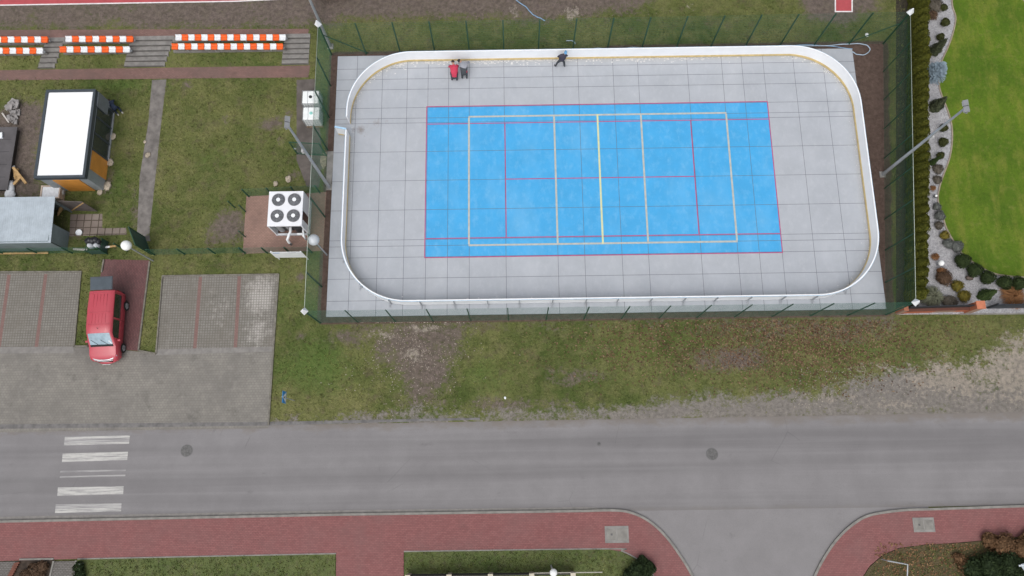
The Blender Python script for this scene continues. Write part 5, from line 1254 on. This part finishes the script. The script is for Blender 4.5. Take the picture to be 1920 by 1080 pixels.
lumpy('dark_bush', 'large dark green shrub in the lower right corner', 'bush', (1850, 1062), [(0, 0, .9, 1.1), (1.0, .1, .8, 1.1), (-1.0, -.1, .6, .8), (.5, -.9, .9, 1.2), (-.7, -1.0, .8, 1.0), (1.9, -.3, .8, 1.1)], m_sdk, .085, nl=1300)
lumpy('copper_bush', 'copper brown leafy shrub at the right edge above the dark shrub', 'bush', (1878, 1022), [(0, 0, .7, .8), (1.0, -.2, .7, .9), (-.8, .3, .45, .5), (1.6, .4, .5, .6)], m_obr, .085, nl=600)
lumpy('copper_bush', 'copper brown leafy shrub left of the large dark shrub', 'bush', (1806, 1062), [(0, 0, .4, .5), (.3, -.6, .45, .5), (-.3, .5, .3, .4)], m_obr, .075, nl=320)
lumpy('dark_bush', 'small dark shrub between the two garden paths at the lower left', 'bush', (152, 1062), [(0, 0, .3, .5), (.1, -.5, .35, .5)], m_sdk, .06, nl=500)
lumpy('copper_bush', 'red brown ground shrub in the flower bed at the lower left corner', 'bush', (66, 1066), [(0, 0, .35, .3), (.5, .1, .35, .3), (-.4, -.4, .4, .3), (.3, -.5, .45, .3)], m_redb, .06, nl=420)
b = MB()
for k in range(9):
    p = G(33 - 2.2 * k, 1056 + 4.2 * k, PZ); b.box((p.x, p.y, PZ + .05), (.34, .10, .14), .25)
tag(b.build('brick_edging', M('brick_red_brown', (.17, .066, .045), .85, var=.2)), 'zigzag red brown brick edging of the lower left flower bed', 'edging')
q = G(155, 1057, PZ); b = MB().cyl((q.x, q.y, PZ), (q.x, q.y, PZ + .28), .07, n=10); b.ball((q.x, q.y, PZ + .34), (.10, .10, .07), 12, 8)
tag(b.build('path_light', m_galv), 'small grey path light beside the lower left garden path', 'lamp')
q = G(1893, 1056, PZ); b = MB()
for k in range(6): b.bar((q.x + random.uniform(-.1, .1), q.y + random.uniform(-.15, .1), 1.25 + random.uniform(0, .15)), (q.x + random.uniform(-.25, .25), q.y + random.uniform(-.3, .1), 1.3 + random.uniform(-.05, .2)), .1, .02)
tag(b.build('plastic_scrap', M('grey_plastic', (.55, .60, .64), .5)), 'pale plastic scrap caught in the large dark shrub', 'litter')
# bent rail in the lower right verge
z = PZ + .9; a_, b_, c_ = G(1664, 1051.5, z), G(1702, 1058.5, z), G(1700, 1110, z)
t = thing('handrail', 'thin grey bent handrail in the leafy verge at the lower right', 'handrail', (b_.x, b_.y, PZ))
MB().tube([a_, b_, c_], .045, 8).build('rail', m_galv, t)
for q in (a_.lerp(b_, .05), b_, b_.lerp(c_, .8)): MB().cyl((q.x, q.y, PZ - .05), (q.x, q.y, z - .04), .035, n=8).build('post', m_galv, t)
# low fence along the lower picture edge
t = thing('garden_fence', 'dark garden fence with pale post caps along the lower picture edge', 'fence', G(960, 1082, PZ))
fy = G(960, 1076.5, PZ + 1.1).y
for k in range(-1, 6):
    x = G(842 + 77.5 * k, 1078, PZ + 1.1).x
    if k < 4: MB().box((x, fy - .12, PZ + .56), (.24, .24, 1.12)).build('post', M('fence_pillar', (.30, .26, .20), .9), t); MB().box((x, fy - .12, PZ + 1.15), (.30, .30, .06)).build('post_cap', M('pale_cap', (.55, .50, .40), .8), t)
    if k < 3:
        x2 = G(842 + 77.5 * (k + 1), 1078, PZ + 1.1).x; MB().box(((x + x2) / 2, fy - .06, PZ + .55), (x2 - x - .26, .04, .95)).build('fence_panel', M('fence_dark', (.045, .042, .042), .7), t)
xa, xb = G(1000, 1076, PZ + 1.1).x, G(1130, 1076, PZ + 1.1).x
MB().box(((xa + xb) / 2, fy + .02, PZ + .95), (xb - xa, .05, .05)).build('top_rail', M('pale_rail', (.42, .40, .35), .8), t)

# brick wall, pillar and black metal fence of the garden
m_wbrick = mat_paver('wall_brick', (.36, .095, .045), (.46, .135, .062), (.30, .20, .15), .25, .08, .012, (.25, .10, .06), .3)
wa, wb_, wc = G(1680, 589), G(1814, 585), G(2080, 582)
t = thing('brick_wall', 'low orange brick wall with black coping and a brick pillar at its end', 'wall', wa)
dw = (wb_ - wa); L = dw.length; ud = dw.normalized(); nu_ = Vector((-ud.y, ud.x, 0))
def wbox(parent, name, s0, s1, off, th, z0, z1, mat):
    p0 = wa + ud * s0 + nu_ * off; p1 = wa + ud * s1 + nu_ * off; return MB().bar((p0.x, p0.y, (z0 + z1) / 2), (p1.x, p1.y, (z0 + z1) / 2), th, z1 - z0).build(name, mat, parent)
wbox(t, 'brickwork', 0, L, .15, .25, GZ - .1, .62, m_wbrick); wbox(t, 'coping', -.02, L - .2, .16, .32, .62, .68, M('dark_brown_coping', (.12, .045, .03), .7))
wbox(t, 'metal_panel', .35, L - .2, .20, .05, .70, 1.25, M('black_metal', (.020, .024, .030), .5))
p = wa + ud * (L + .0) + nu_ * .15
MB().box((p.x, p.y, .66), (.50, .46, 1.5), math.atan2(ud.y, ud.x)).build('pillar', m_wbrick, t); MB().box((p.x, p.y, 1.44), (.56, .52, .06), math.atan2(ud.y, ud.x)).build('pillar_cap', M('brick_cap', (.50, .175, .095), .8), t)
p = wa + nu_ * .15 + ud * .12; MB().box((p.x, p.y, .50), (.30, .32, 1.15), math.atan2(ud.y, ud.x)).build('pillar', m_wbrick, t)
b0 = G(1850, 578.5); b1 = G(2080, 574)
t = thing('metal_fence', 'black metal panel fence right of the brick pillar', 'fence', b0)
MB().bar((b0.x, b0.y, .55), (b1.x, b1.y, .55), .06, 1.1).build('fence_panel', M('navy_black_metal', (.020, .026, .036), .5), t)
for k in range(4): q = b0.lerp(b1, k / 3); MB().box((q.x, q.y + .06, .6), (.08, .06, 1.25)).build('post', m_dark, t)
sheet('gravel_strip', [(1840, 575), (2080, 571), (2080, 587), (1812, 588)], GZ + .016, mg)
kerb('kerb', [(1800, 589), (1920, 588), (2080, 586)], .08, GZ - .1, GZ + .05, m_conclt)

# ---- fallen leaves and specks
def leaves(name, label, n, pts_fn, cols, size, z=GZ):
    V_ = []; T_ = []
    k = 0
    while k < n:
        u, v = pts_fn(); zz = z; q = G(u, v, zz); a = random.uniform(0, 6.28); s = size * random.uniform(.5, 1.3); ti = [random.uniform(-.4, .4) for _ in range(4)]
        for i, (dx, dy) in enumerate(((-1, 0), (0, -.6), (1, 0), (0, .6))):
            V_.append((q.x + s * (dx * math.cos(a) - dy * math.sin(a)), q.y + s * (dx * math.sin(a) + dy * math.cos(a)), zz + .03 + s * .5 * ti[i] + s * .3)); 
        T_.append(random.random()); k += 1
    me = fast_mesh(name, np.array(V_), np.arange(len(V_)).reshape(-1, 4), mat_tint(name + '_mat', cols), 4); at = me.attributes.new('tint', 'FLOAT', 'FACE'); at.data.foreach_set('value', np.array(T_, np.float32))
    o = bpy.data.objects.new(name, me); COL.objects.link(o); tag(o, label, 'leaves', kind='stuff')
def pf():
    while True:
        u = random.uniform(960, 1920); v = random.uniform(600, 745)
        d = math.exp(-((u - 1530) / 170) ** 2 - ((v - 640) / 60) ** 2) + .45 * math.exp(-((u - 1250) / 160) ** 2 - ((v - 650) / 45) ** 2) + .5 * math.exp(-((v - 612) / 14) ** 2 - ((u - 1450) / 220) ** 2)
        if random.random() < d: return u, v
leaves('fallen_leaves', 'brown fallen leaves scattered over the verge between rink fence and road', 6000, pf, [(.060, .030, .020), (.105, .058, .034), (.16, .095, .055), (.26, .18, .11)], .062)
leaves('fallen_leaves', 'brown fallen leaves on the verge round the lower right shrubs', 900, lambda: (random.uniform(1640, 1920), random.uniform(1018, 1080)), [(.10, .045, .025), (.19, .10, .05), (.27, .17, .09)], .06, PZ)
leaves('pebbles', 'pale stone specks on the bare patch of the verge', 700, lambda: (random.gauss(775, 55), min(790, max(605, random.gauss(665, 45)))), [(.30, .25, .2), (.45, .4, .34), (.2, .16, .12)], .04)
leaves('pebbles', 'pale stone specks on the sandy roadside at the right', 900, lambda: (random.uniform(1480, 1920), random.uniform(690, 765)), [(.20, .18, .16), (.42, .37, .31), (.14, .12, .10)], .04)
leaves('pebbles', 'pale clods on the brown strip beyond the far fence', 500, lambda: (random.uniform(0, 1250), random.uniform(14, 50)), [(.16, .13, .11), (.07, .055, .05), (.24, .2, .16)], .05)

# ================================================================== PEOPLE
SK = M('skin', (.48, .28, .20), .6)
def person(label, loc, rz, J, bones, radii, mats, boneMat, extra=None, scale=1.0):
    t = thing('person', label, 'person', loc, rz); t.scale = (scale,) * 3
    names = list(J); me = bpy.data.meshes.new('body'); me.from_pydata([J[n] for n in names], [(names.index(a), names.index(b)) for a, b in bones], [])
    tmp = bpy.data.objects.new('body', me); COL.objects.link(tmp)
    sk = tmp.modifiers.new('skin', 'SKIN'); sk.use_smooth_shade = True
    for i, n in enumerate(names):
        r_ = radii.get(n, .05); tmp.data.skin_vertices[0].data[i].radius = (r_, r_) if not isinstance(r_, tuple) else r_
    tmp.data.skin_vertices[0].data[names.index('pelvis')].use_root = True
    sb = tmp.modifiers.new('sub', 'SUBSURF'); sb.levels = 1; sb.render_levels = 1
    dg = bpy.context.evaluated_depsgraph_get(); ev = bpy.data.meshes.new_from_object(tmp.evaluated_get(dg))
    bpy.data.objects.remove(tmp); ev.name = 'body'
    for m_ in mats: ev.materials.append(m_)
    seg_ = [(np.array(J[a]), np.array(J[b]), boneMat.get((a, b), 0)) for a, b in bones]
    for p in ev.polygons:
        c = np.array(p.center); best = 1e9; mi = 0
        for a, b, m_ in seg_:
            d = b - a; u = np.clip(np.dot(c - a, d) / (np.dot(d, d) + 1e-9), 0, 1); dist = np.linalg.norm(a + d * u - c)
            if dist < best: best = dist; mi = m_
        p.material_index = mi; p.use_smooth = True
    o = bpy.data.objects.new('body', ev); COL.objects.link(o); o.parent = t
    return t
def limbs(J, bones, radii, bm, side, sh, el, wr, hip, kn, an, toe, jm=0, tm=1, bmz=2, hand=3):
    s = side
    J.update({s + 'sh': sh, s + 'el': el, s + 'wr': wr, s + 'hip': hip, s + 'kn': kn, s + 'an': an, s + 'toe': toe})
    w_ = Vector(wr); d = (w_ - Vector(el)).normalized(); sd_ = d.cross(Vector((0, 0, 1))); sd_ = sd_.normalized() if sd_.length > .1 else Vector((1, 0, 0))
    J[s + 'palm'] = tuple(w_ + d * .07); dn = Vector((0, 0, -1))
    bb = [('chest', s + 'sh'), (s + 'sh', s + 'el'), (s + 'el', s + 'wr'), (s + 'wr', s + 'palm'), ('pelvis', s + 'hip'), (s + 'hip', s + 'kn'), (s + 'kn', s + 'an'), (s + 'an', s + 'toe')]
    for i, (off, ln) in enumerate(((-.032, .062), (-.011, .074), (.011, .070), (.030, .055))):
        k1 = w_ + d * .085 + sd_ * off; k2 = k1 + d * ln * .55; k3 = k2 + (d * .5 + dn * .8).normalized() * ln * .5
        J[s + 'f%da' % i] = tuple(k1); J[s + 'f%db' % i] = tuple(k2); J[s + 'f%dc' % i] = tuple(k3)
        bb += [(s + 'palm', s + 'f%da' % i), (s + 'f%da' % i, s + 'f%db' % i), (s + 'f%db' % i, s + 'f%dc' % i)]
        radii.update({s + 'f%da' % i: .010, s + 'f%db' % i: .009, s + 'f%dc' % i: .007})
    k1 = w_ + d * .03 + sd_ * -.045; J[s + 'tha'] = tuple(k1); J[s + 'thb'] = tuple(k1 + (d + sd_ * -.5).normalized() * .05); bb += [(s + 'palm', s + 'tha'), (s + 'tha', s + 'thb')]
    radii.update({s + 'tha': .011, s + 'thb': .009})
    for b in bb:
        bones.append(b); nm = b[1][len(s):]
        bm[b] = {'sh': jm, 'el': jm, 'wr': jm, 'hip': tm, 'kn': tm, 'an': tm, 'toe': bmz}.get(nm, hand)
    radii.update({s + 'sh': .085, s + 'el': .062, s + 'wr': .042, s + 'palm': .032, s + 'hip': .11, s + 'kn': .075, s + 'an': .058, s + 'toe': .048})
def face_hair(t, hd, fwd, up, r, mat, name='hair', brim=None):
    hd = Vector(hd); fwd = Vector(fwd).normalized(); up = Vector(up).normalized(); rt = fwd.cross(up)
    c = hd - fwd * .012 + up * .022
    mb = MB().ball((0, 0, 0), (r * 1.06, r * 1.16, r * 1.10), 14, 9, z0=-.25)
    Mx = Matrix((rt, fwd, up)).transposed(); mb.v = [tuple(Mx @ Vector(v) + c) for v in mb.v]
    if brim:
        q = MB().box((0, r * 1.25, .02), (r * 1.5, r * .9, .015)); q.v = [tuple(Mx @ Vector(v) + c) for v in q.v]; mb.add(q.v, q.f)
    mb.build(name, mat, t, world=False)
    f = MB()
    for s in (-1, 1): f.ball(tuple(hd + fwd * r * .93 + rt * s * .032 + up * .0), .012, 8, 6)
    f.build('eyes', m_dark, t, world=False)
    f = MB().ball(tuple(hd + fwd * r * 1.05 - up * .03), (.016, .018, .02), 8, 6)
    for s in (-1, 1): f.ball(tuple(hd + rt * s * r * .92 - up * .015), (.018, .02, .032), 8, 6)
    f.build('nose_and_ears', SK, t, world=False)
    f = MB().ball(tuple(hd + fwd * r * .93 - up * .07), (.024, .010, .008), 8, 6); f.build('mouth', M('lips', (.35, .14, .12), .6), t, world=False)
BASE_R = {'pelvis': .15, 'spine': .145, 'chest': .17, 'neck': .062, 'head': .10, 'crown': .085}
m_jred = M('red_jacket', (.52, .040, .085), .7, var=.12, scale=5); m_trd = M('dark_grey_trousers', (.055, .062, .07), .8, var=.2, scale=6); m_boot = M('dark_boots', (.03, .028, .03), .6); m_hood = M('grey_hoodie', (.30, .31, .35), .8, var=.1, scale=5)
m_nav = M('dark_purple_grey_coat', (.050, .046, .068), .8, var=.2, scale=5); m_navy = M('navy_workwear', (.018, .030, .062), .75, var=.2, scale=5)
m_hair = M('dark_brown_hair', (.035, .018, .016), .6); m_beanie = M('black_beanie', (.02, .022, .02), .8); m_bcap = M('light_blue_cap', (.14, .36, .62), .6)
core_b = [('pelvis', 'spine'), ('spine', 'chest'), ('chest', 'neck'), ('neck', 'head'), ('head', 'crown')]
core_m = {('pelvis', 'spine'): 0, ('spine', 'chest'): 0, ('chest', 'neck'): 0, ('neck', 'head'): 3, ('head', 'crown'): 3}
# 1 crouching in a red jacket: feet below, back nearly level, head toward the boards (+y)
J = {'pelvis': (0, -.06, .40), 'spine': (0, .18, .60), 'chest': (0, .44, .76), 'neck': (-.02, .60, .84), 'head': (-.06, .72, .92), 'crown': (-.07, .80, .98)}
bo = list(core_b); rd = dict(BASE_R); rd.update({'pelvis': .21, 'spine': .22, 'chest': .22}); bm = dict(core_m); bm[('pelvis', 'spine')] = 0
limbs(J, bo, rd, bm, 'l', (-.21, .50, .76), (-.34, .62, .54), (-.28, .82, .36), (-.12, -.04, .38), (-.22, .34, .42), (-.17, -.06, .09), (-.20, .16, .05)); limbs(J, bo, rd, bm, 'r', (.20, .50, .76), (.24, .68, .52), (.14, .86, .36), (.12, -.04, .38), (.17, .36, .44), (.13, -.08, .09), (.15, .15, .05))
t = person('person crouching at the rink boards in a bright red jacket', (*(G(853, 150, 0)).xy, 0), 0, J, bo, rd, [m_jred, m_trd, m_boot, SK], bm, scale=1.12); face_hair(t, J['head'], (0, .6, -.8), (0, .8, .6), .10, m_hair)
# 2 bending in a grey hoodie
J = {'pelvis': (.02, -.02, .58), 'spine': (.03, .22, .78), 'chest': (.03, .50, .92), 'neck': (-.10, .58, .88), 'head': (-.24, .66, .92), 'crown': (-.33, .70, .93)}
bo = list(core_b); rd = dict(BASE_R); rd.update({'pelvis': .21, 'spine': .22, 'chest': .25}); bm = dict(core_m); bm[('pelvis', 'spine')] = 1
limbs(J, bo, rd, bm, 'l', (-.17, .48, .86), (-.32, .66, .64), (-.26, .84, .44), (-.09, -.02, .55), (-.13, .26, .42), (-.12, -.08, .09), (-.14, .12, .05)); limbs(J, bo, rd, bm, 'r', (.22, .50, .92), (.36, .68, .70), (.26, .86, .48), (.13, -.02, .55), (.17, .26, .42), (.16, -.10, .09), (.18, .10, .05))
t = person('person bending toward the rink boards in a grey hoodie and dark trousers', (*(G(870.5, 146, 0)).xy, 0), 0, J, bo, rd, [m_hood, m_trd, m_boot, SK], bm, scale=1.12); face_hair(t, J['head'], (-.3, .5, -.8), (-.9, .3, .2), .10, m_beanie, 'beanie')
q = MB().ball((.19, .10, .66), (.05, .12, .10), 10, 8).build('red_cloth', m_jred, t, world=False)
# 3 walking with legs apart, seen from behind
J = {'pelvis': (0, 0, .86), 'spine': (.04, .03, 1.08), 'chest': (.09, .06, 1.30), 'neck': (.18, .09, 1.47), 'head': (.23, .11, 1.58), 'crown': (.25, .11, 1.70)}
bo = list(core_b); rd = dict(BASE_R); rd.update({'chest': .23, 'spine': .21, 'pelvis': .19}); bm = dict(core_m)
limbs(J, bo, rd, bm, 'l', (-.12, .05, 1.36), (-.26, .10, 1.12), (-.16, .26, .98), (-.10, .0, .84), (-.26, .04, .48), (-.38, -.02, .09), (-.42, .16, .05)); limbs(J, bo, rd, bm, 'r', (.29, .07, 1.36), (.38, .16, 1.12), (.26, .34, 1.02), (.11, .0, .84), (.20, .05, .47), (.25, -.04, .09), (.26, .15, .05))
t = person('person in dark clothes and a light blue cap striding by the far rink boards', (*(G(1051.5, 125, 0)).xy, 0), 0, J, bo, rd, [m_nav, m_trd, m_boot, SK], bm, scale=1.03); face_hair(t, J['head'], (.2, 1, -.1), (.1, 0, 1), .10, m_bcap, 'cap', True)
# 4 worker kneeling at the kiosk
J = {'pelvis': (0, 0, .42), 'spine': (0, .22, .52), 'chest': (0, .44, .56), 'neck': (0, .58, .54), 'head': (0, .68, .50), 'crown': (0, .77, .50)}
bo = list(core_b); rd = dict(BASE_R); bm = dict(core_m); bm[('pelvis', 'spine')] = 0
limbs(J, bo, rd, bm, 'l', (-.20, .46, .54), (-.30, .56, .30), (-.18, .72, .10), (-.10, .0, .40), (-.14, .22, .08), (-.14, -.26, .08), (-.14, -.40, .05), bmz=2); limbs(J, bo, rd, bm, 'r', (.20, .46, .54), (.28, .62, .30), (.20, .80, .12), (.11, .0, .40), (.18, .18, .08), (.17, -.32, .08), (.18, -.46, .05))
t = person('person in navy workwear kneeling in the grass beside the kiosk shutter', G(221, 208), R(40), J, bo, rd, [m_navy, m_navy, M('pale_shoes', (.42, .40, .36), .7), SK], bm); face_hair(t, J['head'], (0, .7, -.7), (0, .7, .7), .10, m_hair)
